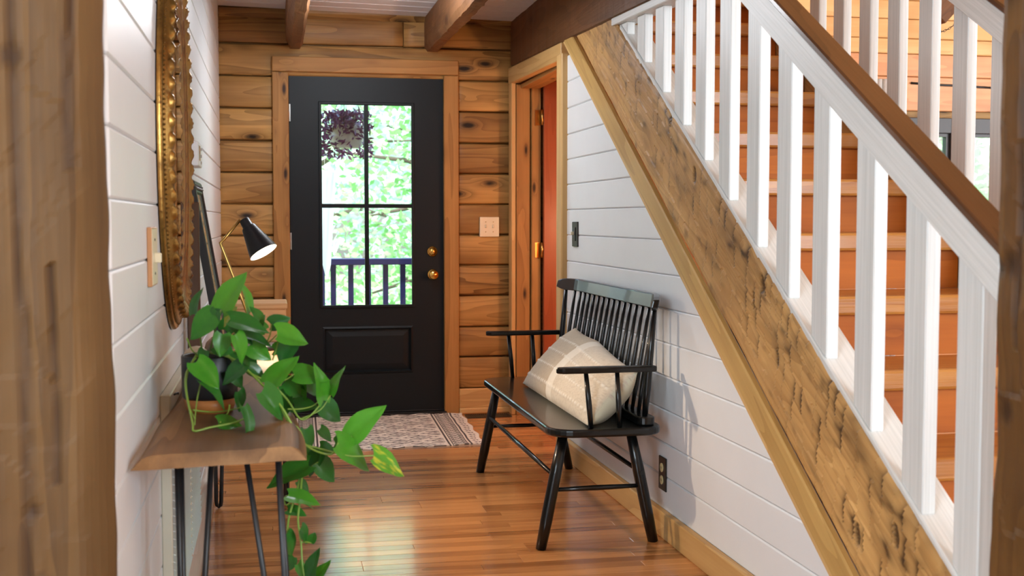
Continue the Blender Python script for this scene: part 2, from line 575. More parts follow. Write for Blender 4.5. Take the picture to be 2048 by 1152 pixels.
# ---- floor
fl = structure('floor', m_oak, [(-3.3, -4.1, -0.12, 6.3, D + 0.2, -0.002)])
row = 0.0605
y = 3.42
k = 0
while y < D - 0.01:
    x = XL - 0.02 - random.choice((0, 0.15, 0.3, 0.45, 0.6))
    while x < XR + 0.02:
        L = random.choice((0.4, 0.55, 0.75, 0.95, 1.2, 1.2))
        x1 = min(x + L, XR + 0.03); x0 = max(x, XL - 0.02)
        if x1 - x0 > 0.04:
            if XR + 0.03 - x1 < 0.12: x1 = XR + 0.03
            yy0, yy1 = y, min(y + row, D + 0.04)
            bbox_board('floorboard', m_oak, fl, (round(x0, 2), yy0, -0.014), (round(x1, 2) - 0.0006, yy1 - 0.0006, 0.0), 'x', 0.0012)
        x = x1
    y += row

# ---- front wall (logs) with door and window openings
wb = structure('wall_back', m_log, [(-0.7, D + 0.045, 0, 0.07, D + 0.2, 4.6), (1.03, D + 0.045, 0, 3.97, D + 0.2, 4.6), (0.07, D + 0.045, 2.06, 1.03, D + 0.2, 4.6),
                                    (3.97, D + 0.045, 1.84, 5.3, D + 0.2, 4.6), (3.97, D + 0.045, 0, 5.3, D + 0.2, 0.9), (5.3, D + 0.045, 0, 6.3, D + 0.2, 4.6)])
LOGZ = [0.0, 0.15, 0.345, 0.53, 0.72, 0.906, 1.09, 1.275, 1.46, 1.645, 1.833, 2.02, 2.207, 2.375, 2.5]


def log_piece(x0, x1, z0, z1, mat=m_log, parent=wb, seedk=0, rough=0.004):
    """a squared log: slightly bellied face, eased edges and an uneven adzed surface"""
    L = x1 - x0; H = z1 - z0
    nx = max(2, int(L / 0.06)); prof = [(0, 0.045), (0.0, 0.014), (0.02, 0.0045), (0.055, 0.0006), (0.5, -0.001), (0.945, 0.0006), (0.98, 0.0045), (1.0, 0.014), (1.0, 0.045)]
    vs = []; fs = []; np_ = len(prof)
    for i in range(nx + 1):
        xx = -L / 2 + L * i / nx
        for t, dpt in prof:
            zz = (t - 0.5) * (H - 0.008)
            w = rough * noise.noise(Vector((xx * 5 + seedk * 7.1, zz * 9, seedk * 3.3))) if 0 < t < 1 else 0
            e = 0.003 * noise.noise(Vector((xx * 2.3, t * 50, seedk * 5.1))) if t in (0, 1) else 0
            vs.append((xx, dpt + w, zz + e))
    for i in range(nx):
        for j in range(np_ - 1):
            a = i * np_ + j
            fs.append((a, a + np_, a + np_ + 1, a + 1))
    for i in (0, nx):
        c = list(range(i * np_, (i + 1) * np_)); fs.append(c if i == 0 else c[::-1])
    vs = [(v[0] + (x0 + x1) / 2, v[1] + D, v[2] + (z0 + z1) / 2) for v in vs]
    mb = MB(); mb.add(vs, fs, False)
    mb.sm = [True] * (len(fs) - 2) + [False, False]
    return mb.build('log', mat, parent, mat4=Matrix.Translation(((x0 + x1) / 2, D, (z0 + z1) / 2)))


k = 0
for i in range(len(LOGZ) - 1):
    z0, z1 = LOGZ[i], LOGZ[i + 1]
    k += 1
    if z1 <= 2.03:
        log_piece(-0.33, 0.045, z0, z1, seedk=k); log_piece(1.075, 1.47, z0, z1, seedk=k + 30)
    elif i == 12:
        log_piece(-0.33, 0.776, z0, z1, seedk=k); log_piece(0.78, 1.47, z0, z1, seedk=k + 30)
    else:
        log_piece(-0.33, 1.47, z0, z1, seedk=k)
mb = MB(); mb.prism([(D - 0.03, 2.385), (D, 2.355), (D + 0.02, 2.355), (D + 0.02, 2.405), (D - 0.03, 2.405)], 'x', -0.29, 1.44)
t = mb.build('trim_1', m_log, None, 0.002, 1); tag(t, kind='structure')

# living-room part of the same wall: pine planks over pinkish logs, dark framed window
zs = [PY(1828, v, D).z for v in (222, 153.5, 108, 77.4, 38.4, 1)]
zs += [zs[-1] + 0.125 * i for i in range(1, 8)]
for i in range(len(zs) - 1):
    mt = m_plank2 if i < 2 else m_plank
    bbox_board('plank', mt, wb, (2.35, D - 0.004 * (i < 1), zs[i] + 0.002), (6.2, D + 0.045, zs[i + 1] - 0.002), 'x', 0.005)
for i in range(5):
    bbox_board('plank', m_plank2, wb, (2.35, D, 0.18 * i + 0.002), (6.2, D + 0.045, 0.18 * i + 0.178), 'x', 0.006)
for a, b2 in ((2.35, 3.95), (5.32, 6.2)):
    for i in range(5):
        bbox_board('plank', m_plank2, wb, (a, D, 0.9 + 0.194 * i + 0.002), (b2, D + 0.045, 0.9 + 0.194 * i + 0.192), 'x', 0.006)

# ---- left hall wall: white shiplap
wl = structure('wall_left', m_white, [(-0.47, 2.46, 0, XL - 0.018, D + 0.1, 2.6)])
gz = [0.0, 0.135, 0.27, 0.405, 0.54, 0.67, 0.805, 0.945, 1.085, 1.22, 1.355, 1.485, 1.618, 1.752, 1.887, 2.02, 2.155, 2.29, 2.425]
for a, b2 in zip(gz[:-1], gz[1:]):
    bbox_board('plank', m_white, wl, (XL - 0.018, 2.34, a + 0.0008), (XL, D + 0.02, b2 - 0.0008), 'y', 0.0045)

# ---- right hall wall: white shiplap cut under the stair trim
SL = 0.609


def trimlow(yv):   # lower edge of the diagonal trim on the wall, as z(y)
    return 2.062 - 0.62 * (5.904 - yv)


wr = root_structure('wall_right')
gz = [0.09, 0.218, 0.344, 0.47, 0.597, 0.722, 0.85, 0.977, 1.106, 1.23, 1.354, 1.478, 1.601, 1.729, 1.86, 1.99]
for a, b2 in zip(gz[:-1], gz[1:]):
    a += 0.0008; b2 -= 0.0008
    ya = 5.904 - (2.062 - a) / 0.62 - 0.1; yb = 5.904 - (2.062 - b2) / 0.62 - 0.1
    yend = 5.87
    if yb >= yend: poly = [(ya, a), (yend, a), (yend, b2)] if ya < yend else None
    else: poly = [(ya, a), (yend, a), (yend, b2), (yb, b2)]
    if poly is None: continue
    c = Vector((XR, sum(p[0] for p in poly) / len(poly), (a + b2) / 2))
    mb = MB(); mb.prism(poly, 'x', XR, XR + 0.018)
    mb.build('plank', m_white, wr, 0.0045, 1, mat4=frame(c, (0, 1, 0), (1, 0, 0)))
mb = MB(); mb.prism([(2.3, 0), (5.87, 0), (5.87, 2.0), (5.6, 1.9), (2.3, -0.1)], 'x', XR + 0.019, XR + 0.05)
mb.build('backing', m_white, wr)

bb = root_structure('baseboard_right')
bbox_board('board', m_pine, bb, (1.406, 2.4, 0.0), (XR, 5.84, 0.097), 'y', 0.004)
bb = root_structure('baseboard_back')
bbox_board('board', m_pine, bb, (1.107, D - 0.02, 0.035), (1.415, D + 0.005, 0.152), 'x', 0.004)
bbox_board('shoe_molding', m_pine, bb, (1.107, D - 0.036, 0.0), (1.415, D - 0.002, 0.036), 'x', 0.008, 2)
bbox_board('board', m_pine, bb, (XL + 0.0, D - 0.02, 0.0), (0.01, D + 0.005, 0.152), 'x', 0.004)
# left baseboard: an uneven, weathered board
mb = MB(); vs = []; fs = []
for i in range(61):
    yy = 3.0 + 4.23 * i / 60
    w = 0.012 * noise.noise(Vector((yy * 2.1, 1.7, 0)))
    for (dx, zz) in ((0, 0), (0.048 + w, 0), (0.046 + w, 0.05), (0.032 + w * 0.6, 0.1), (0.02, 0.118), (0, 0.12)):
        vs.append((XL + dx, yy, zz))
for i in range(60):
    for j in range(5):
        a = i * 6 + j; fs.append((a, a + 6, a + 7, a + 1))
mb.add(vs, fs, True)
tag(mb.build('baseboard_left', wood('weathered_white_board', (226, 214, 202), (190, 172, 158), (120, 100, 84), 0.4, 0.2, 0.2, 5, 0.1, 0.2), None, mat4=frame((XL, 5, 0.05), (0, 1, 0), (1, 0, 0))), kind='structure')

# ---- hall ceiling: white boards across the hall, joists below
ce = structure('ceiling', m_ceil, [(-0.5, 2.2, 2.46, 1.60, D + 0.1, 2.6)])
tilt = Matrix.Rotation(math.atan2(-0.037, 1.73), 4, 'Y')
y = D - 0.02
while y > 3.2:
    o = board('plank', 1.78, 0.158, 0.02, m_ceil, ce, (0.57, y - 0.08, 2.405), (1, 0, -0.0214), (0, 1, 0), 0.006)
    y -= 0.161


def beam_mesh(name, mat, parent, y0, y1, x0, x1, z0, z1, wane=0.012, seedk=0, saw=0.004, ny=110):
    """timber along Y with a rough sawn, slightly wavy surface; local X runs along the timber"""
    L = y1 - y0; W = x1 - x0; H = z1 - z0
    ring = [(-0.5, 0.5), (-0.5, 0.0), (-0.5, -0.5 + wane * 2 / H), (-0.5 + wane / W, -0.5), (0.0, -0.5), (0.5 - wane * 0.6 / W, -0.5), (0.5, -0.5 + wane / H), (0.5, 0), (0.5, 0.5)]
    vs = []; fs = []; n = len(ring)
    for i in range(ny + 1):
        s = -L / 2 + L * i / ny
        for j, (a, b) in enumerate(ring):
            wv = saw * noise.noise(Vector((s * 9, j * 3.7 + seedk, seedk))) + saw * 0.7 * noise.noise(Vector((s * 31, j * 2.1, seedk)))
            sgn = -1 if a < 0 else 1
            vs.append((s, a * W + sgn * wv * (b < 0.4), b * H - abs(wv) * (b < 0)))
    for i in range(ny):
        for j in range(n):
            p = i * n + j; q = i * n + (j + 1) % n
            fs.append((p, q, q + n, p + n))
    mb = MB(); mb.add(vs, fs, False)
    mb.add([vs[j] for j in range(n)], [list(range(n))]); mb.add([vs[ny * n + j] for j in range(n)], [list(range(n))[::-1]])
    me_m = frame(((x0 + x1) / 2, (y0 + y1) / 2, (z0 + z1) / 2), (0, 1, 0), (1, 0, 0))
    # local Z of this frame points down (x cross y): flip the height
    mb.v = [(v[0], v[1], -v[2]) for v in mb.v]
    me = bpy.data.meshes.new(name); me.from_pydata(mb.v, [], mb.f)
    bm = bmesh.new(); bm.from_mesh(me); bmesh.ops.recalc_face_normals(bm, faces=bm.faces); bm.to_mesh(me); bm.free()
    me.materials.append(mat)
    return link(name, me, parent, me_m)


o = beam_mesh('ceiling_beam', m_joist, None, 2.4, D + 0.03, 0.088, 0.187, 2.182, 2.4, 0.028, 1)
tag(o, 'brown rough-sawn ceiling beam above the left door jamb', 'beam', 'ceiling beams of the hall')
o = beam_mesh('ceiling_beam', m_joist, None, 2.4, D + 0.03, 0.905, 0.991, 2.186, 2.385, 0.016, 2, 0.006)
tag(o, 'brown rough-sawn ceiling beam above the right door jamb', 'beam', 'ceiling beams of the hall')

# big header beam along the stair side (sags a little towards the camera)
mb = MB(); vs = []; fs = []
ny = 120
for i in range(ny + 1):
    yy = 3.9 + (D + 0.02 - 3.9) * i / ny
    zb = 2.106 - (D - yy) * 0.0325
    w = 0.004 * noise.noise(Vector((yy * 8, 3.1, 0))); w2 = 0.004 * noise.noise(Vector((yy * 15, 9.1, 0)))
    for (xx, zz) in ((1.432, 2.62), (1.430 + w, 2.35), (1.431 + w2, zb + 0.012), (1.442, zb + w2), (1.54, zb + w), (1.54, 2.62)):
        vs.append((xx, yy, zz))
for i in range(ny):
    for j in range(6):
        p = i * 6 + j; q = i * 6 + (j + 1) % 6
        fs.append((p, q, q + 6, p + 6))
mb.add(vs, fs, False); mb.add([vs[j] for j in range(6)], [list(range(6))]); mb.add([vs[ny * 6 + j] for j in range(6)], [list(range(6))])
o = mb.build('header_beam', m_beam, None, mat4=frame((1.48, 5.5, 2.3), (0, 1, 0), (1, 0, 0)))
tag(o, 'deep dark brown header beam over the closet doorway and stair', 'beam')

# ---- shell of the rest of the house
structure('ceiling_2', m_plank, [(-3.3, -4.1, 4.6, 6.3, D + 0.2, 4.75)])
structure('wall_behind', m_white, [(-3.3, -4.2, 0, 6.3, -4.0, 4.6)])
structure('wall_side_left', m_white, [(-3.4, -4.1, 0, -3.2, D + 0.2, 4.6)])
structure('wall_side_right', m_plank, [(6.2, -4.1, 0, 6.4, D + 0.2, 4.6)])
structure('wall_end_left', m_white, [(-3.3, 2.5, 0, -0.8, 2.62, 4.6), (-0.8, 2.5, 2.6, -0.3, 2.62, 4.6)])
structure('wall_loft', m_white, [(-0.5, 2.3, 2.6, -0.4, D + 0.1, 4.6)])
structure('wall_closet', m_riser, [(2.34, 5.72, 0, 2.40, D + 0.05, 2.5), (1.46, 5.72, 0, 2.34, 5.78, 1.95)])
structure('ceiling_closet', m_brown, [(1.56, 5.9, 2.3, 2.34, D + 0.04, 2.34)])

# ================================================================== FRONT DOOR
dr = root_structure('door_1')
DY = D + 0.012
dx0, dx1, dz0, dz1 = 0.105, 1.015, 0.028, 2.045
gx0, gx1, gzb, gzt = 0.288, 0.828, 0.668, 1.865
mb = MB()
mb.box(dx0, DY, dz0, gx0, DY + 0.045, dz1); mb.box(gx1, DY, dz0, dx1, DY + 0.045, dz1)
mb.box(gx0, DY, gzt, gx1, DY + 0.045, dz1); mb.box(gx0, DY, 0.545, gx1, DY + 0.045, gzb)
mb.box(gx0, DY, dz0, gx1, DY + 0.045, 0.255); mb.box(gx0, DY + 0.014, 0.255, gx1, DY + 0.04, 0.545)
mb.build('door_slab', m_black, dr)
# glazing bead frame
mb = MB(); w = 0.014
mb.box(gx0 - w, DY - 0.008, gzb - w, gx0 + 0.004, DY + 0.01, gzt + w); mb.box(gx1 - 0.004, DY - 0.008, gzb - w, gx1 + w, DY + 0.01, gzt + w)
mb.box(gx0, DY - 0.008, gzt - 0.004, gx1, DY + 0.01, gzt + w); mb.box(gx0, DY - 0.008, gzb - w, gx1, DY + 0.01, gzb + 0.004)
mb.build('glazing_bead', m_black, dr, 0.004, 2)
mx0, mx1 = 0.543, 0.568
bbox_board('muntin', m_black, dr, (mx0, DY - 0.004, gzb), (mx1, DY + 0.03, gzt), 'z', 0.004)
bbox_board('muntin', m_black, dr, (gx0, DY - 0.003, 1.252), (gx1, DY + 0.029, 1.276), 'x', 0.004)
for (a, b2) in ((gx0, mx0), (mx1, gx1)):
    for (c, d) in ((gzb, 1.252), (1.276, gzt)):
        mb = MB(); mb.box(a, DY + 0.018, c, b2, DY + 0.022, d)
        mb.build('pane', m_glass, dr)
# raised panel with sticking
px0, px1, pz0, pz1 = 0.288, 0.830, 0.257, 0.543
mb = MB()
for (i0, dA), (i1, dB) in (((0.0, 0.0), (0.012, -0.006)), ((0.012, -0.006), (0.022, 0.014)), ((0.022, 0.014), (0.06, 0.004))):
    q = []
    for ins, dd in ((i0, dA), (i1, dB)):
        q += [(px0 + ins, DY + dd, pz0 + ins), (px1 - ins, DY + dd, pz0 + ins), (px1 - ins, DY + dd, pz1 - ins), (px0 + ins, DY + dd, pz1 - ins)]
    mb.add(q, [(j, (j + 1) % 4, 4 + (j + 1) % 4, 4 + j) for j in range(4)])
i = 0.06; mb.add([(px0 + i, DY + 0.004, pz0 + i), (px1 - i, DY + 0.004, pz0 + i), (px1 - i, DY + 0.004, pz1 - i), (px0 + i, DY + 0.004, pz1 - i)], [(0, 1, 2, 3)])
mb.build('raised_panel', m_black, dr)
RY = Matrix.Rotation(math.radians(90), 4, 'X')     # local z -> -y


def atY(x, z, yy=DY): return Matrix.Translation((x, yy, z)) @ RY


mb = MB(); mb.lathe([(0.0, 0.0), (0.032, 0.0), (0.032, 0.004), (0.027, 0.009), (0.022, 0.011), (0.022, 0.016), (0.0, 0.017)], 24, atY(0.948, 0.99), False, False)
mb.box(0.944, DY - 0.032, 0.976, 0.952, DY - 0.016, 1.004)
mb.build('deadbolt', m_brass, dr)
mb = MB(); mb.lathe([(0.0, 0.0), (0.033, 0.0), (0.033, 0.004), (0.028, 0.010), (0.013, 0.014), (0.011, 0.03), (0.018, 0.038), (0.027, 0.048), (0.029, 0.058), (0.024, 0.067), (0.0, 0.07)], 24, atY(0.95, 0.851), False, False)
mb.build('door_knob', m_brass, dr)
for z in (1.81, 1.055, 0.25):
    mb = MB(); mb.tube([(0.1, DY - 0.006, z - 0.05), (0.1, DY - 0.006, z + 0.05)], 0.0075, 10); mb.box(0.098, DY - 0.003, z - 0.05, 0.112, DY + 0.001, z + 0.05)
    mb.build('hinge', m_steel, dr)
mb = MB(); mb.box(0.075, DY - 0.04, 0.0, 1.03, D + 0.15, 0.02); mb.box(0.075, DY - 0.01, 0.02, 1.03, DY + 0.06, 0.028)
mb.build('threshold', m_iron, dr, 0.003, 1)
mb = MB(); mb.box(0.075, DY + 0.002, 0.0, 0.1035, D + 0.19, 2.06); mb.box(1.0165, DY + 0.002, 0.0, 1.03, D + 0.19, 2.06); mb.box(0.075, DY + 0.002, 2.047, 1.03, D + 0.19, 2.065)
mb.build('jamb', m_black, dr)
mb = MB(); mb.box(0.1, DY + 0.05, 0.0, 0.122, DY + 0.07, 2.05); mb.box(1.0, DY + 0.05, 0.0, 1.02, DY + 0.07, 2.05); mb.box(0.1, DY + 0.05, 2.03, 1.02, DY + 0.07, 2.05)
mb.build('door_stop', m_black, dr)
tr = root_structure('trim_2')
bbox_board('casing_board', m_casing, tr, (0.008, D - 0.024, 0.0), (0.102, D + 0.02, 2.044), 'z', 0.004)
bbox_board('casing_board', m_casing, tr, (1.018, D - 0.024, 0.0), (1.107, D + 0.02, 2.044), 'z', 0.004)
bbox_board('casing_board', m_casing, tr, (0.008, D - 0.027, 2.046), (1.107, D + 0.02, 2.134), 'x', 0.004)

# ================================================================== CLOSET DOORWAY + RED DOOR
tr = root_structure('trim_3')
bbox_board('casing_board', m_pine, tr, (1.412, 7.135, 0.0), (XR + 0.005, 7.222, 2.0), 'z', 0.004)
bbox_board('casing_board', m_pine, tr, (1.405, 5.83, 0.0), (XR + 0.02, 5.94, 2.003), 'z', 0.006)
mb = MB(); mb.prism([(5.87, 1.975), (7.225, 2.0), (7.225, 2.095), (5.87, 2.058)], 'x', 1.410, XR + 0.03)
mb.build('casing_board', m_pine, tr, 0.004, 1, mat4=frame((1.42, 6.5, 2.03), (0, 1, 0), (1, 0, 0)))
tr = root_structure('trim_4')
bbox_board('jamb_board', m_casing, tr, (XR + 0.006, 7.125, 0.0), (1.525, 7.148, 1.99), 'z', 0.002)
bbox_board('door_stop', m_casing, tr, (1.53, 7.10, 0.0), (1.585, 7.135, 1.985), 'z', 0.002)
bbox_board('jamb_board', m_pine, tr, (XR + 0.021, 5.915, 0.0), (1.58, 5.94, 1.99), 'z', 0.002)
bbox_board('jamb_board', m_casing, tr, (XR + 0.031, 5.94, 1.965), (1.58, 7.12, 1.99), 'y', 0.002)
dr2 = root_structure('door_2')
bbox_board('door_slab', m_redwood, dr2, (1.592, 7.045, 0.015), (2.325, 7.08, 2.005), 'z', 0.003)
for z in (1.79, 1.0, 0.25):
    mb = MB(); mb.tube([(1.584, 7.058, z - 0.045), (1.584, 7.058, z + 0.045)], 0.008, 10)
    mb.box(1.548, 7.094, z - 0.045, 1.588, 7.099, z + 0.045)
    mb.build('hinge', m_abrass, dr2)

# ================================================================== WINDOW OF THE LIVING ROOM
wn_ = root_structure('window_1')
mb = MB()
X0, X1, Z0, Z1 = 3.97, 5.3, 0.9, 1.845
mb.box(X0 + 0.07, D - 0.02, Z1 - 0.1, X1 - 0.07, D + 0.06, Z1); mb.box(X0 + 0.07, D - 0.02, Z0, X1 - 0.07, D + 0.06, Z0 + 0.07)
mb.box(X0, D - 0.02, Z0, X0 + 0.07, D + 0.06, Z1); mb.box(X1 - 0.07, D - 0.02, Z0, X1, D + 0.06, Z1)
mb.box(4.36, D - 0.022, Z0 + 0.001, 4.50, D + 0.059, Z1 - 0.001)
mb.build('window_frame', m_dframe, wn_, 0.004, 1)
for a, b2 in ((X0 + 0.07, 4.36), (4.50, X1 - 0.07)):
    mb = MB(); mb.box(a, D + 0.02, Z0 + 0.07, b2, D + 0.026, Z1 - 0.1); mb.build('pane', m_glass, wn_)
    mb = MB(); q = 0.022
    mb.box(a, D, Z0 + 0.07, a + q, D + 0.045, Z1 - 0.1); mb.box(b2 - q, D, Z0 + 0.07, b2, D + 0.045, Z1 - 0.1)
    mb.box(a + q, D, Z1 - 0.1 - q, b2 - q, D + 0.045, Z1 - 0.1); mb.box(a + q, D, Z0 + 0.07, b2 - q, D + 0.045, Z0 + 0.07 + q)
    mb.build('sash', m_dframe, wn_)
bbox_board('window_sill', m_plank, wn_, (3.9, D - 0.05, 0.86), (5.36, D + 0.03, 0.9), 'x', 0.003)
mb = MB()
for i in range(5):
    mb.tube([(3.80 + i * 0.042, D - 0.024, 0.1), (3.80 + i * 0.042, D - 0.024, 2.085)], 0.02, 10)
mb.box(3.78, D - 0.02, 0.1, 3.99, D + 0.0, 2.085)
tag(mb.build('trim_5', m_wgrain, None), kind='structure')
# cable stapled across the planks, brace and chain
mb = MB(); pts = [PY(u, v, D - 0.012) for u, v in ((1822, 166), (1850, 168), (1880, 170), (1905, 171), (1930, 173), (1955, 174), (1990, 176))]
mb.tube(pts, 0.0075, 6)
tag(mb.build('cable', m_iron), 'black cable run across the pine planks above the window', 'cable')
a = PY(1868, 36, 6.85); b = PY(1985, -95, 6.85)
o = board('timber_brace', (b - a).length, 0.12, 0.12, m_joist, None, (a + b) / 2, (b - a), (0, 1, 0), 0.005)
tag(o, 'reddish brown diagonal timber brace high behind the far balusters', 'brace')
mb = MB()
p0 = PY(1880, 64, 6.9); p1 = PY(1914, 44, 6.9)
for i in range(8):
    tt = i / 7.0
    c = p0.lerp(p1, tt); c.z -= 0.012 * math.sin(tt * math.pi)
    ang = [(math.cos(q) * 0.011, math.sin(q) * 0.006) for q in [2 * math.pi * j / 10 for j in range(11)]]
    dr_ = (p1 - p0).normalized(); up = Vector((0, 1, 0)) if i % 2 else Vector((0, 0, 1))
    mb.tube([c + dr_ * ax + up * az for ax, az in ang], 0.002, 5, cap=False)
tag(mb.build('hanging_chain', m_iron), 'short dark chain draped beside the far newel, below the brace', 'chain')

# ================================================================== STAIRCASE
st = thing('staircase', 'wooden staircase of glossy pine treads and orange risers behind white balusters', 'staircase', (1.88, 2.0, 0))
for j in range(-7, 6):
    yk = 4.18 + 0.3 * j; zk = 1.445 + 0.182 * j
    bbox_board('tread', m_tread, st, (1.545, yk, zk), (2.215, yk + 0.325, zk + 0.058), 'x', 0.009, 2)
    if zk - 0.124 > 0:
        bbox_board('riser', m_riser, st, (1.545, yk + 0.035, zk - 0.124), (2.215, yk + 0.06, zk), 'x', 0.001)


def hewn(name, length, width, thick, mat, parent, m4, res=0.008, cells=True, seedk=0, amp=0.006, stain_amt=1.0, row_h=0.085, cell_l=0.075, wavy=0.0, cracks=(), knots_=(), scallop=0.0):
    """hewn timber: local X length, local Y width, local Z = face normal (outward); face at z=0, back at -thick"""
    r = np.random.default_rng(100 + seedk)
    nx = int(length / res); nyy = max(4, int(width / res))
    xs = np.linspace(-length / 2, length / 2, nx + 1); ys = np.linspace(-width / 2, width / 2, nyy + 1)
    X, Y = np.meshgrid(xs, ys, indexing='ij')
    Hh = np.zeros_like(X); S = np.zeros_like(X)
    ncuts = int(length * width / (row_h * cell_l) * 1.15)
    for c in range(ncuts):
        cx = r.uniform(-length / 2, length / 2); cy = r.uniform(-width / 2, width / 2)
        if not cells: break
        w = row_h * r.uniform(0.5, 1.1); l = cell_l * r.uniform(0.7, 1.8); ang = r.uniform(-0.5, 0.5) + 0.35
        ca, sa = math.cos(ang), math.sin(ang)
        lx = (X - cx) * ca + (Y - cy) * sa; ly = -(X - cx) * sa + (Y - cy) * ca
        u = lx / l; vv = ly / (w / 2)
        ins = (u > 0) & (u < 1) & (np.abs(vv) < 1 - 0.35 * u ** 3)
        dep = amp * (1 - u) * (1 - 0.5 * vv ** 2) * r.uniform(0.4, 1.2)
        dep = dep * np.clip((width / 2 - np.abs(Y)) / 0.05, 0, 1)
        Hh = np.where(ins, np.minimum(Hh, -dep) * 0.6 - dep * 0.4, Hh)
        if r.random() < 0.5 * stain_amt:
            e = np.exp(-(np.maximum(u, 0) * l / 0.0065) ** 2) * (u > -0.03) * np.clip(1.1 - np.abs(vv), 0, 1) * r.uniform(0.5, 1.3)
            e *= (np.abs(vv) < 1)
            S = np.maximum(S, e)
        if r.random() < 0.12 * stain_amt:
            e = 0.75 * np.exp(-(((X - cx) / (0.05 * r.uniform(.5, 1.6))) ** 2 + ((Y - cy) / (0.016)) ** 2)); S = np.maximum(S, e)
    if scallop:
        rows_ = int(width / 0.062); rh = width / rows_
        for q in range(rows_):
            yc_ = -width / 2 + (q + 0.5) * rh
            wob = np.array([0.012 * noise.noise(Vector((a * 7, q * 3.1, 2))) for a in xs])[:, None]
            ly = (Y - yc_ - wob) / rh
            inr = np.abs(ly) <= 0.5
            bnd = [-length / 2 + r.uniform(0, 0.05)]
            while bnd[-1] < length / 2: bnd.append(bnd[-1] + r.uniform(0.045, 0.11))
            bnd = np.array(bnd); dpt = r.uniform(0.25, 1.0, len(bnd)); stn = np.where(r.random(len(bnd)) < 0.5, r.uniform(0.3, 1.0, len(bnd)), 0)
            sx_ = X + (ly * 0.5) * rh * 1.0 + 0.012 * ly ** 2
            idx = np.clip(np.searchsorted(bnd, sx_) - 1, 0, len(bnd) - 2)
            l_ = bnd[idx + 1] - bnd[idx]; u = (sx_ - bnd[idx]) / l_
            msk = np.clip(1.6 * (0.55 + 0.75 * np.array([noise.noise(Vector((a * 1.6, q * 0.8, 9))) for a in xs])), 0, 1)[:, None]
            if q >= rows_ - 1: msk = msk * 0.25
            h_ = -scallop * (1 - u) * dpt[idx] * msk - scallop * 0.35 * ly ** 2
            e_ = stn[idx] * np.exp(-np.clip(u, 0, 9) * l_ / 0.011) * msk * np.clip(1.25 - 1.6 * np.abs(ly), 0, 1) * 1.9
            e_ = np.maximum(e_, 0.4 * stn[idx] * np.exp(-((np.abs(ly) - 0.5) * rh / 0.004) ** 2) * msk * (u < 0.5))
            Hh = np.where(inr, h_, Hh); S = np.where(inr, np.maximum(S, e_), S)
    nz = np.array([noise.noise(Vector((a * 4 + seedk, b * 14, seedk * 1.7))) for a, b in zip(X.ravel(), Y.ravel())]).reshape(X.shape)
    nz2 = np.array([noise.noise(Vector((a * 16, b * 40, 4 + seedk))) for a, b in zip(X.ravel(), Y.ravel())]).reshape(X.shape)
    Hh += 0.0035 * nz + 0.0012 * nz2
    S = np.clip(S + 0.9 * np.clip(nz2 - 0.3, 0, 1) * stain_amt + 0.5 * np.clip(nz - 0.15, 0, 1) * stain_amt, 0, 0.95)
    if scallop: S = np.clip(S + 0.42 * np.clip(nz * 1.6 + 0.15 - 1.6 * Y / width, 0, 1) * np.clip(0.5 + nz2, 0.2, 1), 0, 0.95)
    for (cy_, cx0, cx1, cw) in cracks:
        wob = np.array([0.006 * noise.noise(Vector((a * 5, cy_ * 30, 1))) + 0.002 * noise.noise(Vector((a * 23, cy_ * 30, 1))) for a in xs])
        k_ = np.exp(-((Y - cy_ - wob[:, None]) / cw) ** 2) * ((X > cx0) & (X < cx1))
        Hh -= 0.008 * k_; S = np.maximum(S, 0.9 * k_)
    for (kx_, ky_, kr_) in knots_:
        d_ = np.sqrt(((X - kx_) * 0.75) ** 2 + (Y - ky_) ** 2)
        S = np.maximum(S, 0.95 * np.exp(-(d_ / kr_) ** 4)); Hh -= 0.004 * np.exp(-(d_ / kr_) ** 4)
    edge = np.minimum(Y + width / 2, width / 2 - Y)
    Hh -= np.clip(0.02 - edge, 0, 1) ** 2 * 22
    if wavy:
        wv = np.array([noise.noise(Vector((a * 3.2 + seedk, 0.3, seedk))) * 0.6 + noise.noise(Vector((a * 9 + seedk, 2.3, seedk))) * 0.4 for a in xs])
        Y = Y + (wv * wavy)[:, None] * np.clip((Y / width) * 2, 0, 1)
    vs = np.stack([X.ravel(), Y.ravel(), Hh.ravel()], 1).tolist()
    n2 = nyy + 1
    fs = [(i * n2 + j, (i + 1) * n2 + j, (i + 1) * n2 + j + 1, i * n2 + j + 1) for i in range(nx) for j in range(nyy)]
    N = len(vs)
    # back skirt
    border = [(i, 0) for i in range(nx + 1)] + [(nx, j) for j in range(1, n2)] + [(i, nyy) for i in range(nx - 1, -1, -1)] + [(0, j) for j in range(nyy - 1, 0, -1)]
    bi = [i * n2 + j for i, j in border]
    for q in bi: vs.append((vs[q][0], vs[q][1], -thick))
    nb = len(bi)
    for q in range(nb):
        fs.append((bi[(q + 1) % nb], bi[q], N + q, N + (q + 1) % nb))
    fs.append([N + q for q in range(nb)][::-1])
    me = bpy.data.meshes.new(name); me.from_pydata(vs, [], fs)
    float_attr(me, 'stain', np.concatenate([S.ravel(), np.zeros(nb)]))
    me.materials.append(mat)
    o = link(name, me, parent, m4)
    return o


# diagonal axis of the stair in the wall plane
DIR = Vector((0, 1, SL)).normalized(); NRM = Vector((0, -SL, 1)).normalized()
cosd = DIR.y
# stringer: top edge z = .609 y - 1.027 ; vertical thickness .385 on x=1.40


def stair_frame(x, cvert, yc):
    """local X up the stair, local Y up across it, local Z towards -x (the hall)"""
    o = Vector((x, yc, SL * yc + cvert)); z = Vector((-1, 0, 0))
    xx = DIR; yy = z.cross(xx)
    return Matrix(((xx.x, yy.x, z.x, o.x), (xx.y, yy.y, z.y, o.y), (xx.z, yy.z, z.z, o.z), (0, 0, 0, 1)))


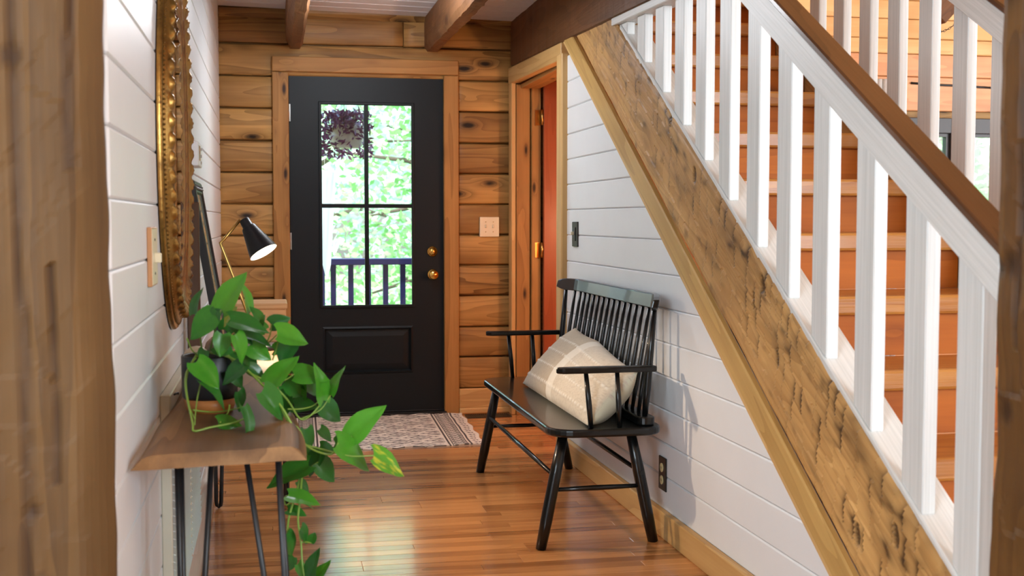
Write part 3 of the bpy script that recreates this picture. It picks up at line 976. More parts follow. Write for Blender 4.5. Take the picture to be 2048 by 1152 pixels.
ctop = -1.014
cbot = -1.382
wid = (ctop - cbot) * cosd
yc = 3.80
def cut_plane(o, co, no):
    """cuts away what lies beyond a plane given in world space"""
    m = world_of(o).inverted()
    bm = bmesh.new(); bm.from_mesh(o.data)
    n_ = (m.to_3x3() @ Vector(no)).normalized()
    r_ = bmesh.ops.bisect_plane(bm, geom=bm.verts[:] + bm.edges[:] + bm.faces[:], plane_co=m @ Vector(co), plane_no=n_, clear_outer=True)
    es = [e for e in r_['geom_cut'] if isinstance(e, bmesh.types.BMEdge)]
    bmesh.ops.holes_fill(bm, edges=es)
    bm.to_mesh(o.data); bm.free()


CUTN = (0, -0.0325, 1); CUTP = (1.4, 5.0, 2.106 - (7.25 - 5.0) * 0.0325 - 0.002)
hk = []
_m = stair_frame(1.425, (ctop + cbot) / 2, yc).inverted()
for (u_, v_, r_) in ((1388, 350, 0.022), (1522, 568, 0.02), (1505, 600, 0.014), (1275, 98, 0.012), (1618, 668, 0.012), (1712, 1068, 0.018), (1790, 1072, 0.02), (1340, 240, 0.013), (1555, 715, 0.012)):
    q_ = _m @ PX(u_, v_, 1.425)
    hk += [(q_.x + d_ * 0.007, q_.y - d_ * 0.009, r_ * (0.62 - 0.12 * abs(d_))) for d_ in (-2, -1, 0, 1, 2)]
so = hewn('stringer', 4.8, wid, 0.11, m_hewn, st, stair_frame(1.425, (ctop + cbot) / 2, yc), 0.0065, False, 3, 0.0045, 1.0, knots_=hk, scallop=0.0065)
cut_plane(so, CUTP, CUTN); cut_plane(so, (0, 0, 0.0005), (0, 0, -1))
# trim board below the stringer, with a thinner board peeping out under it
cl = -1.515
w2 = (cbot - cl) * cosd


def diag_board(name, mat, parent, x0, x1, c0, c1, y0, y1, bevel=0.004):
    """board lying along the stair pitch with plumb-cut ends, x0..x1 thick, between lines c0 and c1"""
    poly = [(y0, SL * y0 + c0), (y1, SL * y1 + c0), (y1, SL * y1 + c1), (y0, SL * y0 + c1)]
    c = Vector(((x0 + x1) / 2, (y0 + y1) / 2, SL * (y0 + y1) / 2 + (c0 + c1) / 2))
    mb = MB(); mb.prism(poly, 'x', x0, x1)
    return mb.build(name, mat, parent, bevel, 1, mat4=frame(c, DIR, (1, 0, 0)))


cut_plane(diag_board('trim_board', m_treated, st, 1.412, XR + 0.002, cl + 0.028, cbot - 0.003, 2.45, 5.9, 0.005), CUTP, CUTN)
cut_plane(diag_board('trim_board', m_pine, st, 1.423, XR + 0.002, cl - 0.006, cl + 0.03, 2.5, 5.95, 0.003), CUTP, CUTN)
# second stringer on the far side
diag_board('stringer', m_hewn, st, 2.22, 2.30, -1.376, -0.976, 1.9, 5.6, 0.01)


def balustrade(root, x_bal, ys, c_shoe, c_hand0, c_hand1, c_cap, y0, y1, yshoe0, yshoe1, beam_z=None, shoe_w=0.098):
    xb0, xb1 = x_bal, x_bal + 0.035
    diag_board('shoe_rail', m_wgrain, root, x_bal - 0.005, x_bal + shoe_w, c_shoe, c_shoe + 0.028, yshoe0, yshoe1, 0.003)
    diag_board('handrail_board', m_wgrain, root, x_bal - 0.026, x_bal - 0.0005, c_hand0, c_hand1, y0, y1, 0.003)
    diag_board('handrail_cap', m_cap, root, x_bal - 0.034, x_bal + 0.04, c_hand1 + 0.001, c_cap, y0 - 0.02, y1, 0.005)
    for (yn, w) in ys:
        zb0 = SL * yn + c_shoe + 0.028; zb1 = SL * (yn + w) + c_shoe + 0.028
        zt0 = SL * yn + c_hand1 - 0.004; zt1 = SL * (yn + w) + c_hand1 - 0.004
        if beam_z:
            zt0 = min(zt0, beam_z(yn)); zt1 = min(zt1, beam_z(yn + w))
        poly = [(yn, zb0), (yn + w, zb1), (yn + w, zt1), (yn, zt0)]
        c = Vector(((xb0 + xb1) / 2, yn + w / 2, (zb0 + zt0) / 2))
        mb = MB(); mb.prism(poly, 'x', xb0, xb1)
        mb.build('baluster', m_wgrain, root, 0.003, 1, mat4=frame(c, (0, 0, 1), (1, 0, 0)))


def beam_under(yy): return 2.106 - (D - yy) * 0.0325 - 0.032


ba = thing('balustrade', 'white baluster railing with brown handrail on the hall side of the stair', 'railing', (1.45, 2.3, 0.4))
ynear = [4.829, 4.59, 4.359, 4.129, 3.906, 3.678, 3.439, 3.209, 2.969, 2.719, 2.476, 2.254]
yl = [(v, 0.095) for v in ynear]; yl[0] = (4.829, 0.08)
balustrade(ba, 1.44, yl, -1.026, -0.305, -0.204, -0.178, 2.16, 3.72, 2.05, 4.92, beam_under)
# white plate fixed under the header beam
poly = [(3.88, beam_under(3.88)), (4.99, beam_under(4.99)), (4.99, beam_under(4.99) + 0.031), (3.88, beam_under(3.88) + 0.031)]
mb = MB(); mb.prism(poly, 'x', 1.418, 1.502)
mb.build('top_plate', m_wgrain, ba, 0.003, 1, mat4=frame((1.46, 4.4, 2.0), (0, 1, 0), (1, 0, 0)))
ba2 = thing('balustrade', 'white baluster railing on the far side of the stair, before the living room', 'railing', (2.25, 3.4, 0.8))
yn2 = [3.41 + 0.222 * i for i in range(7)]
balustrade(ba2, 2.245, [(v, 0.09) for v in yn2], -0.975, -0.352, -0.252, -0.226, 3.34, 5.1, 2.4, 5.3, None, 0.04)

# ================================================================== POSTS BY THE CAMERA
o = hewn('log_post', 2.6, 0.42, 0.088, m_post, None, frame((0, 0, 0), (0, 0, 1), (1, 0, 0)), 0.011, True, 11, 0.006, 0.3, 0.12, 0.2, 0.012, cracks=((0.07, -0.8, 1.2, 0.0075), (0.16, 0.02, 1.2, 0.0065), (0.03, 0.1, 1.2, 0.007), (0.12, -0.55, -0.15, 0.006)), knots_=((0.215, 0.066, 0.017), (-0.59, 0.077, 0.013)))
# face looks towards the camera (-y): local X up, local Y to +x, local Z = X x Y = up x right = +y -> turn round
o.matrix_basis = Matrix(((0, 1, 0, -0.5075), (0, 0, -1, 2.25), (1, 0, 0, 1.25), (0, 0, 0, 1))) @ Matrix.Rotation(-0.010, 4, 'Z')
tag(o, 'thick pale brown hewn log post at the near end of the white shiplap wall', 'post')
me = o.data
co = np.empty(len(me.vertices) * 3); me.vertices.foreach_get('co', co); co = co.reshape(-1, 3)
e = np.clip((co[:, 1] - 0.155) / 0.055, 0, 1.3)
front = co[:, 2] > -0.08
co[front, 2] -= (0.055 * e ** 1.2)[front]
me.vertices.foreach_set('co', co.ravel()); me.update()

o = hewn('log_post', 2.6, 0.34, 0.3, m_post_dark, None, Matrix(), 0.011, True, 17, 0.008, 0.9, 0.12, 0.2, 0.0, cracks=((0.02, -0.9, 1.0, 0.008), (0.1, -0.3, 0.5, 0.008)), knots_=((-0.15, 0.12, 0.02), (-0.42, 0.13, 0.02), (-0.16, 0.155, 0.014)))
# left face (towards -x) visible
mx = Matrix(((0, 0, -1, 1.318), (0, 1, 0, 1.86), (1, 0, 0, 1.25), (0, 0, 0, 1)))
o.matrix_basis = mx
me = o.data
co = np.empty(len(me.vertices) * 3); me.vertices.foreach_get('co', co); co = co.reshape(-1, 3)
wv = np.array([0.007 * noise.noise(Vector((a * 3.5, 0, 5))) + 0.005 * noise.noise(Vector((a * 9, 0, 8))) for a in co[:, 0]])
co[:, 2] += wv
me.vertices.foreach_set('co', co.ravel()); me.update()
tag(o, 'dark brown knotty log post at the foot of the stair railing', 'post')

# ================================================================== BENCH
bn = thing('spindle_bench', 'black lacquered spindle-back bench with open arms against the white shiplap', 'bench', (1.17, 4.84, 0))
SZ = 0.44; y0, y1 = 4.10, 5.575


def rounded_poly(x0, x1, y0, y1, radii, n=7):
    out = []
    cs = [((x0, y0), radii[0], math.pi), ((x1, y0), radii[1], 1.5 * math.pi), ((x1, y1), radii[2], 0), ((x0, y1), radii[3], 0.5 * math.pi)]
    for (cx, cy), r, a0 in cs:
        ox = cx + (r if cx == x0 else -r); oy = cy + (r if cy == y0 else -r)
        for i in range(n + 1):
            a = a0 + 0.5 * math.pi * i / n
            out.append((ox + r * math.cos(a), oy + r * math.sin(a)))
    return out


mb = MB(); mb.prism(rounded_poly(0.955, 1.375, y0, y1, (0.10, 0.08, 0.08, 0.10)), 'z', SZ - 0.03, SZ)
mb.build('seat', m_bench, bn, 0.009, 3)


def leg(top, bot, r0=0.0175, r1=0.021):
    mb = MB(); t_ = Vector(top); b_ = Vector(bot)
    mb.tube([t_, t_.lerp(b_, 0.35), t_.lerp(b_, 0.75), b_], [r0, 0.022, 0.022, 0.019], 16)
    mb.build('leg', m_bench, bn)


yN, yF = 4.17, 5.52
leg((1.02, yN + 0.02, SZ - 0.025), (0.932, yN, 0.0)); leg((1.27, yN + 0.02, SZ - 0.025), (1.362, yN + 0.03, 0.0))
leg((1.02, yF - 0.03, SZ - 0.025), (0.942, yF, 0.0)); leg((1.27, yF - 0.03, SZ - 0.025), (1.372, yF, 0.0))


def legp(front, yv, z):
    t_ = 1 - z / SZ
    return Vector(((1.02 - 0.088 * t_) if front else (1.27 + 0.095 * t_), yv, z))


for a, b2, r in ((legp(1, yN + 0.01, 0.212), legp(0, yN + 0.02, 0.212), 0.0085), (legp(1, yF, 0.215), legp(0, yF, 0.215), 0.0085),
                 (legp(1, yN, 0.262), legp(1, yF, 0.262), 0.009), (legp(0, yN, 0.262), legp(0, yF, 0.262), 0.009)):
    mb = MB(); mb.tube([a, a.lerp(b2, 0.5), b2], [r * 0.85, r * 1.15, r * 0.85], 12); mb.build('stretcher', m_bench, bn)
# back shoe that carries the spindles
mb = MB(); mb.prism(rounded_poly(1.285, 1.35, 4.13, 5.545, (0.03, 0.03, 0.03, 0.03), 5), 'z', SZ, SZ + 0.032)
mb.build('back_block', m_bench, bn, 0.006, 2)
ZT = 0.853


def crest_x(yv):
    """crest rail is straight in the middle and bent forward at both ends"""
    b = 0.13; x = 1.385
    if yv < 4.14 + b: x -= (4.14 + b - yv) * 0.33
    if yv > 5.54 - b: x -= (yv - (5.54 - b)) * 0.33
    return x


nsp = 18
for i in range(nsp):
    yv = 4.17 + (5.51 - 4.17) * i / (nsp - 1)
    r = 0.0125 if i in (0, nsp - 1) else 0.0085
    top = Vector((crest_x(yv), yv, ZT + 0.012)); bot = Vector((1.318, yv, SZ + 0.028))
    mb = MB(); mb.tube([bot, bot.lerp(top, 0.25), bot.lerp(top, 0.6), top], [r * 0.8, r * 1.15, r * 1.0, r * 0.75], 10)
    mb.build('back_post' if i in (0, nsp - 1) else 'spindle', m_bench, bn)
mb = MB(); n = 40; vs = []; fs = []
for i in range(n + 1):
    yv = 4.105 + (5.575 - 4.105) * i / n; xx = crest_x(yv)
    endd = min(i, n - i); rz = 0.012 if endd == 0 else (0.003 if endd == 1 else 0)
    for dx, dz in ((-0.012, rz), (0.014, rz), (0.020, 0.054 - rz), (-0.004, 0.054 - rz)):
        vs.append((xx + dx, yv, ZT + dz))
for i in range(n):
    for j in range(4):
        p = i * 4 + j; q = i * 4 + (j + 1) % 4; fs.append((p, q, q + 4, p + 4))
fs += [(0, 1, 2, 3), (n * 4 + 3, n * 4 + 2, n * 4 + 1, n * 4)]
mb.add(vs, fs, False); mb.build('crest_rail', m_bench, bn, 0.004, 2)
for yv, s in ((4.125, -1), (5.555, 1)):
    # arm: paddle that flares at the front, tenoned into the end post
    pl = [(1.345, yv - 0.016), (1.20, yv - 0.02), (1.06, yv - 0.024), (1.00, yv - 0.022), (0.975, yv), (0.99, yv + 0.022), (1.06, yv + 0.026), (1.2, yv + 0.022), (1.345, yv + 0.016)]
    mb = MB(); mb.prism(pl, 'z', 0.638, 0.66); mb.build('armrest', m_bench, bn, 0.006, 2)
    for xa, xt in ((1.105, 1.085), (1.21, 1.2)):
        mb = MB(); mb.tube([(xa, yv + (-0.0) * s, SZ - 0.005), (xa * 0.65 + xt * 0.35, yv, 0.52), (xt, yv, 0.641)], [0.0085, 0.0105, 0.008], 12)
        mb.build('arm_post', m_bench, bn)


# ================================================================== PILLOW
def pillow():
    L, H, T = 1.14, 0.345, 0.16
    nu, nv = 150, 60
    us = np.linspace(-1, 1, nu + 1); vs_ = np.linspace(-1, 1, nv + 1)
    U, V = np.meshgrid(us, vs_, indexing='ij')
    def fat(a, p): return np.clip(1 - np.abs(a) ** p, 0, 1)
    th = (fat(U, 4.0) ** 0.55) * (fat(V, 2.6) ** 0.6)
    pinch = 1 - 0.07 * (1 - np.abs(V) ** 2) * 0 - 0.0
    taper = 1 - 0.24 * np.clip((U + 0.2) / 1.2, 0, 1)
    xs = U * L / 2 * (1 - 0.045 * (1 - V ** 2)) ; ys = (V + 1) * H / 2 * (1 - 0.07 * (1 - np.abs(U) ** 3)) * taper - H / 2
    nz = np.array([noise.noise(Vector((a * 5, b * 7, 2.2))) for a, b in zip(xs.ravel(), ys.ravel())]).reshape(U.shape)
    rowsV = [-0.72, -0.30, 0.12, 0.52]
    tuft = np.zeros_like(U)
    for rv in rowsV:
        tuft = np.maximum(tuft, np.exp(-((V - rv) / 0.028) ** 2) * (np.sin(U * 105 + rv * 9) > -0.3))
    tuft = tuft * (np.abs(U) < 0.97)
    zt = T * 0.45 * th * (1 + 0.10 * nz) + 0.005 * tuft * (th > 0.1)
    tan = np.array(lin((196, 178, 150))); lt = np.array(lin((218, 206, 186))); wh = np.array(lin((238, 230, 214))); tw = np.array(lin((244, 240, 230)))
    dk = np.array(lin((160, 138, 108)))
    C = np.where((U < -0.02)[..., None], tan, lt)      # U=-1 is the far end
    band = (U > -0.10) & (U < 0.06)
    spk = rng.random(U.shape)
    C = np.where((spk > 0.72)[..., None] & ~band[..., None], C * 0.80 + dk * 0.15, C)
    C = np.where(band[..., None], wh, C)
    C = C * (1 - tuft[..., None] * 0.85) + tw * tuft[..., None] * 0.85
    front = np.stack([xs, ys, zt], -1).reshape(-1, 3); back = np.stack([xs, ys, -T * 0.72 * th * (1 + 0.08 * nz)], -1).reshape(-1, 3)
    cb = np.tile(np.array(lin((228, 226, 200))), (len(back), 1))
    n2 = nv + 1; N = len(front)
    fs = []
    for i in range(nu):
        for j in range(nv):
            a = i * n2 + j; fs.append((a, a + n2, a + n2 + 1, a + 1)); fs.append((N + a, N + a + 1, N + a + n2 + 1, N + a + n2))
    me = bpy.data.meshes.new('pillow'); me.from_pydata(np.concatenate([front, back]).tolist(), [], fs)
    color_attr(me, 'print', np.concatenate([C.reshape(-1, 3), cb]))
    bm = bmesh.new(); bm.from_mesh(me); bmesh.ops.remove_doubles(bm, verts=bm.verts, dist=0.0004); bm.to_mesh(me); bm.free()
    me.polygons.foreach_set('use_smooth', [True] * len(me.polygons))
    me.materials.append(attr_mat('woven_pillow_cloth', 0.95, (420, 420, 420), 0.5, 0.2))
    o = link('throw_pillow', me)
    # local X along the bench (-y = near), local Y up the back, local Z towards the hall and up
    xd = Vector((0, -1, 0)); up = Vector((0.70, 0, 0.71)).normalized(); zz = xd.cross(up)
    # xd x up = (-1*.78 - 0, 0, .62) -> points to -x and up
    o.matrix_basis = Matrix(((xd.x, up.x, zz.x, 1.215), (xd.y, up.y, zz.y, 4.70), (xd.z, up.z, zz.z, 0.572), (0, 0, 0, 1)))
    return o


tag(pillow(), 'long woven beige and cream lumbar pillow with a white stripe on the black bench', 'pillow')


# ================================================================== RUG
def rug():
    W, H = 1.07, 1.03
    nx, ny = 428, 300
    X, Y = np.meshgrid(np.linspace(0, 1, nx + 1), np.linspace(0, 1, ny + 1), indexing='ij')
    xm = X * W; ym = Y * H
    cream = np.array(lin((248, 242, 230))); blk = np.array(lin((36, 33, 34)))
    m = np.zeros_like(X, dtype=bool)
    xe = np.minimum(xm, W - xm)
    # two end bands with a lattice
    for a, b2 in ((0.068, 0.078), (0.088, 0.094), (0.168, 0.174), (0.184, 0.194)):
        m |= (xe > a) & (xe < b2)
    inb = (xe > 0.094) & (xe < 0.168)
    lat = ((np.mod(ym + xe * 1.0, 0.052) < 0.011) | (np.mod(ym - xe * 1.0, 0.052) < 0.011) |
           ((np.abs(np.mod(ym, 0.052) - 0.026) < 0.008) & (np.abs(np.mod(xe - 0.094, 0.0247) - 0.012) < 0.007)))
    m |= inb & lat
    # comb of short dashes outside the bands
    fr = (xe > 0.022) & (xe < 0.056)
    m |= fr & (np.abs(np.mod(ym + 0.01, 0.057) - 0.028) < 0.008 + 0.004 * np.sin(xe * 320))
    # field
    fld = xe > 0.205
    xc = xm - W / 2; p = 0.112
    ry = np.mod(ym, p) - p / 2; par = np.floor(ym / p)
    # big diamonds in columns
    dpx = 0.215
    off = np.where(np.mod(par, 2) > 0, dpx / 2, 0.0)
    dx = np.mod(xc + off + dpx / 2, dpx) - dpx / 2
    dia = np.abs(dx) / 0.060 + np.abs(ry) / 0.054
    m |= fld & (np.abs(dia - 1) < 0.13)
    m |= fld & (np.abs(dia - 0.4) < 0.10)
    m |= fld & (np.abs(ry) < 0.0045) & (np.abs(dx) > 0.06) & (np.abs(dx) < 0.1)
    m |= fld & ((np.abs(np.abs(dx) - 0.083) / 0.013 + np.abs(ry) / 0.012) < 1)
    m |= fld & (np.abs(np.abs(ry) - p / 2) < 0.006) & (np.abs(np.mod(xm, 0.11) - 0.055) < 0.034)
    m |= fld & (np.abs(np.abs(ry) - p / 2) < 0.008) & (np.abs(np.mod(xm, 0.055) - 0.0275) < 0.006)
    spk = rng.random(X.shape)
    C = np.where(m[..., None], blk, cream) * (0.86 + 0.14 * spk[..., None])
    edge = np.minimum(ym, H - ym)
    zz = 0.006 + 0.006 * np.exp(-(edge / 0.05) ** 2) * np.abs(np.sin(xm * 21))
    yw = ym + 0.008 * np.sin(xm * 21) * np.exp(-(edge / 0.06) ** 2) * np.sign(Y - 0.5) * -1
    xw = xm + 0.006 * np.sin(ym * 25) * np.exp(-(xe / 0.06) ** 2) * np.sign(X - 0.5)
    c00 = np.array([0.03, 6.135]); c10 = np.array([1.086, 6.185]); c01 = np.array([0.05, 7.20]); c11 = np.array([1.118, 7.215])
    u = xw / W; v = yw / H
    P = (c00 * (1 - u)[..., None] * (1 - v)[..., None] + c10 * u[..., None] * (1 - v)[..., None] + c01 * (1 - u)[..., None] * v[..., None] + c11 * u[..., None] * v[..., None])
    vs = np.concatenate([P, zz[..., None]], -1).reshape(-1, 3).tolist()
    n2 = ny + 1; fs = [(i * n2 + j, (i + 1) * n2 + j, (i + 1) * n2 + j + 1, i * n2 + j + 1) for i in range(nx) for j in range(ny)]
    N = len(vs)
    border = [(i, 0) for i in range(nx + 1)] + [(nx, j) for j in range(1, n2)] + [(i, ny) for i in range(nx - 1, -1, -1)] + [(0, j) for j in range(ny - 1, 0, -1)]
    bi = [i * n2 + j for i, j in border]
    for q in bi: vs.append((vs[q][0], vs[q][1], 0.0005))
    nb = len(bi)
    fs += [(bi[(q + 1) % nb], bi[q], N + q, N + (q + 1) % nb) for q in range(nb)]
    me = bpy.data.meshes.new('rug'); me.from_pydata(vs, [], fs)
    color_attr(me, 'print', np.concatenate([C.reshape(-1, 3), np.tile(cream, (nb, 1))]))
    me.materials.append(attr_mat('rug_weave', 0.95, (350, 350, 350), 0.4, 0.1))
    return link('doormat_rug', me)


tag(rug(), 'cream rug with black geometric pattern in front of the black door', 'rug')

# ================================================================== SMALL WALL FITTINGS
# double switch plate on the logs
sw = thing('switch_plate', 'ivory double switch plate on the logs right of the black door', 'light switch', (1.296, D - 0.006, 1.138))
mb = MB(); mb.box(1.236, D - 0.014, 1.078, 1.356, D + 0.004, 1.198); mb.build('plate', m_ivory, sw, 0.004, 2)
for xx in (1.273, 1.319):
    mb = MB(); mb.box(xx - 0.005, D - 0.024, 1.132, xx + 0.005, D - 0.012, 1.152); mb.build('toggle', m_ivory, sw, 0.002, 1)
    for zz in (1.108, 1.168):
        mb = MB(); mb.lathe([(0.0, 0.0), (0.003, 0.0), (0.003, 0.0015), (0, 0.002)], 8, Matrix.Translation((xx, D - 0.0138, zz)) @ RY, False, False); mb.build('screw', m_abrass, sw)
# dark single switch on the shiplap
RX = Matrix.Rotation(math.radians(-90), 4, 'Y')    # local z -> -x
sw = thing('switch_plate', 'narrow dark bronze switch plate on the white shiplap above the bench', 'light switch', (XR, 5.65, 1.11))
mb = MB(); mb.box(XR - 0.008, 5.60, 1.052, XR + 0.001, 5.70, 1.172); mb.build('plate', m_outlet, sw, 0.003, 2)
mb = MB(); mb.box(XR - 0.012, 5.625, 1.08, XR - 0.007, 5.675, 1.145); mb.build('bezel', m_iron, sw, 0.001, 1)
mb = MB(); mb.box(XR - 0.026, 5.644, 1.108, XR - 0.011, 5.656, 1.124); mb.build('toggle', m_ivory, sw, 0.002, 1)
# outlet near the baseboard
ou = thing('power_outlet', 'dark bronze wall outlet low on the shiplap beside the bench leg', 'outlet', (XR, 4.30, 0.226))
mb = MB(); mb.box(XR - 0.006, 4.262, 0.164, XR + 0.001, 4.345, 0.290); mb.build('plate', m_outlet, ou, 0.002, 1)
for zz in (0.203, 0.25):
    mb = MB()
    mb.prism([(4.304 + 0.016 * math.cos(q) , zz + 0.017 * math.sin(q)) for q in [2 * math.pi * j / 14 for j in range(14)]], 'x', XR - 0.009, XR - 0.005)
    r_ = mb.build('receptacle', m_receptacle, ou)
    mb = MB()
    for dy in (-0.006, 0.006): mb.box(XR - 0.0096, 4.304 + dy - 0.001, zz - 0.004, XR - 0.0085, 4.304 + dy + 0.001, zz + 0.005)
    mb.build('slots', m_iron, r_)
# floor register by the wall
ve = thing('floor_register', 'small black metal floor vent between the rug and closet doorway', 'vent', (1.27, 7.13, 0))
mb = MB(); mb.box(1.13, 7.05, 0.0, 1.40, 7.06, 0.004); mb.box(1.13, 7.17, 0.0, 1.40, 7.18, 0.004); mb.box(1.13, 7.06, 0.0, 1.14, 7.17, 0.004); mb.box(1.39, 7.06, 0.0, 1.40, 7.17, 0.004)
mb.box(1.13, 7.05, 0.0002, 1.40, 7.18, 0.0008)
mb.build('frame', m_vent, ve)
for i in range(19):
    bbox_board('slat', m_vent, ve, (1.146 + i * 0.0129, 7.06, 0.001), (1.146 + i * 0.0129 + 0.006, 7.17, 0.004), 'y', 0.0005)
# thermostat on the left wall
th = thing('thermostat', 'white thermostat box on the shiplap between mirror and logs', 'thermostat', (XL, 4.67, 1.42))
mb = MB(); mb.box(XL, 4.56, 1.378, XL + 0.031, 4.80, 1.468); mb.build('body', m_wplastic, th, 0.004, 2)
mb = MB(); mb.box(XL + 0.03, 4.60, 1.40, XL + 0.0325, 4.68, 1.455); mb.build('display', m_greyprint, th)
for i in range(3):
    mb = MB(); mb.box(XL + 0.03, 4.71, 1.39 + i * 0.025, XL + 0.034, 4.74, 1.40 + i * 0.025); mb.build('button', m_greyprint, th)
# brass switch plate near the post
sw = thing('switch_plate', 'brass-edged switch plate on the shiplap between log post and oval mirror', 'light switch', (XL, 3.05, 1.09))
mb = MB(); mb.box(XL, 2.985, 1.02, XL + 0.011, 3.125, 1.163); mb.build('plate', simple('copper_wood_plate', (196, 142, 96), 0.4, 0.2, noise_amt=0.1), sw, 0.002, 1)
mb = MB(); mb.box(XL + 0.0105, 2.992, 1.024, XL + 0.0122, 3.12, 1.159); mb.build('face', m_ivory, sw)
mb = MB(); mb.box(XL + 0.011, 3.045, 1.076, XL + 0.028, 3.058, 1.100); mb.build('toggle', m_ivory, sw, 0.002, 1)
for zz in (1.05, 1.132):
    mb = MB(); mb.lathe([(0.0, 0.0), (0.0035, 0.0), (0.0035, 0.0015), (0, 0.002)], 8, Matrix.Translation((XL + 0.012, 3.052, zz)) @ Matrix.Rotation(math.radians(90), 4, 'Y'), False, False)
    mb.build('screw', m_iron, sw)

# ================================================================== RETURN AIR GRILLE UNDER / BEHIND THE TABLE
gr = thing('air_return_grille', 'large white louvred return-air grille on the left wall behind the console table', 'vent', (XL, 3.85, 0.4))
GY0, GY1, GZ0, GZ1 = 3.25, 4.50, 0.03, 0.722
mb = MB()
mb.box(XL, GY0 + 0.02, GZ1 - 0.05, XL + 0.027, GY1 - 0.06, GZ1); mb.box(XL, GY0 + 0.02, GZ0, XL + 0.027, GY1 - 0.06, GZ0 + 0.05)
mb.box(XL, GY0, GZ0, XL + 0.027, GY0 + 0.02, GZ1); mb.box(XL, GY1 - 0.06, GZ0, XL + 0.027, GY1, GZ1)
mb.build('frame', m_cream_metal, gr, 0.003, 1)
mb = MB(); mb.box(XL, GY0 + 0.05, GZ0 + 0.04, XL + 0.003, GY1 - 0.04, GZ1 - 0.04); mb.build('duct_backing', m_darkvoid, gr)
bbox_board('mullion', m_cream_metal, gr, (XL, 3.93, GZ0 + 0.05), (XL + 0.03, 3.96, GZ1 - 0.05), 'z', 0.002)
for (a, b2) in ((GY0 + 0.02, 3.93), (3.96, GY1 - 0.06)):
    for i in range(28):
        zz = GZ0 + 0.06 + i * 0.0208
        board('slat', b2 - a, 0.026, 0.002, m_grille, gr, (XL + 0.021, (a + b2) / 2, zz), (0, 1, 0), (0.9, 0, -0.43), 0.0004)
mb = MB(); mb.tube([(XL + 0.029, 3.35, GZ1 - 0.012), (XL + 0.034, 3.42, GZ1 - 0.016), (XL + 0.029, 3.49, GZ1 - 0.03)], 0.0025, 6)
mb.build('latch', m_iron, gr)

# ================================================================== CONSOLE TABLE
ct = thing('console_table', 'live-edge wood console table on black hairpin legs along the left wall', 'table', (-0.12, 3.8, 0))
TZ0, TZ1 = 0.675, 0.703
TY0, TY1 = 2.545, 5.12


def table_edges(yv):
    t_ = (yv - TY0)
    r = 0.05 - 0.045 * t_ + 0.012 * math.sin(t_ * 6) if t_ < 0.35 else 0.035 - 0.035 * (t_ - 0.35) + 0.012 * math.sin(t_ * 4.2)
    if t_ > 1.0: r = 0.0125 + (t_ - 1.0) * 0.03 + 0.012 * math.sin(t_ * 4.2)
    l_ = -0.264 + 0.02 * t_ * (t_ < 0.8) + 0.016 * (t_ >= 0.8) + 0.003 * math.sin(t_ * 9)
    return l_, r


ny, nx = 130, 22
vs = []; sv = []
for i in range(ny + 1):
    yv = TY0 + (TY1 - TY0) * i / ny
    l_, r_ = table_edges(yv)
    for j in range(nx + 1):
        s = j / nx
        xx = l_ + (r_ - l_) * s
        yy = yv + 0.045 * (s - 0.5) * (1 - i / ny) + (0.01 * noise.noise(Vector((s * 4, 0, 2))) if i == 0 else 0)
        h = 0.0008 * noise.noise(Vector((xx * 9, yv * 2, 0)))
        ed = min(s, 1 - s)
        vs.append((xx, yy, TZ1 + h - (0.006 if j in (0, nx) else 0.001 if j in (1, nx - 1) else 0)))
        sv.append(max(0, 1 - abs(s - 0.5) / 0.40) ** 0.7 * (0.55 + 0.6 * noise.noise(Vector((xx * 12, yv * 1.8, 5)))) + (0.6 if j == nx else 0))
N = len(vs); n2 = nx + 1
fs = [(i * n2 + j, i * n2 + j + 1, (i + 1) * n2 + j + 1, (i + 1) * n2 + j) for i in range(ny) for j in range(nx)]
border = [(0, j) for j in range(n2)] + [(i, nx) for i in range(1, ny + 1)] + [(ny, j) for j in range(nx - 1, -1, -1)] + [(i, 0) for i in range(ny - 1, 0, -1)]
bi = [i * n2 + j for i, j in border]
for (i, j), q in zip(border, bi):
    fl_ = 0.016 if j == nx else (-0.022 if j == 0 else 0)
    vs.append((vs[q][0] + fl_ * (1 if j == nx else 1), vs[q][1] - (0.012 if i == 0 else 0), TZ0)); sv.append(0.1)
nb = len(bi)
fs += [(bi[q], N + q, N + (q + 1) % nb, bi[(q + 1) % nb]) for q in range(nb)]
fs.append([N + q for q in range(nb)])
me = bpy.data.meshes.new('tabletop')
m4 = frame((-0.12, 3.8, TZ0), (0, 1, 0), (-1, 0, 0))
inv = m4.inverted()
me.from_pydata([tuple(inv @ Vector(p)) for p in vs], [], fs)
float_attr(me, 'stain', np.clip(np.array(sv) * 1.35, 0, 0.88))
bm = bmesh.new(); bm.from_mesh(me); bmesh.ops.recalc_face_normals(bm, faces=bm.faces); bm.to_mesh(me); bm.free()
me.materials.append(m_walnut)
link('tabletop', me, ct, m4)


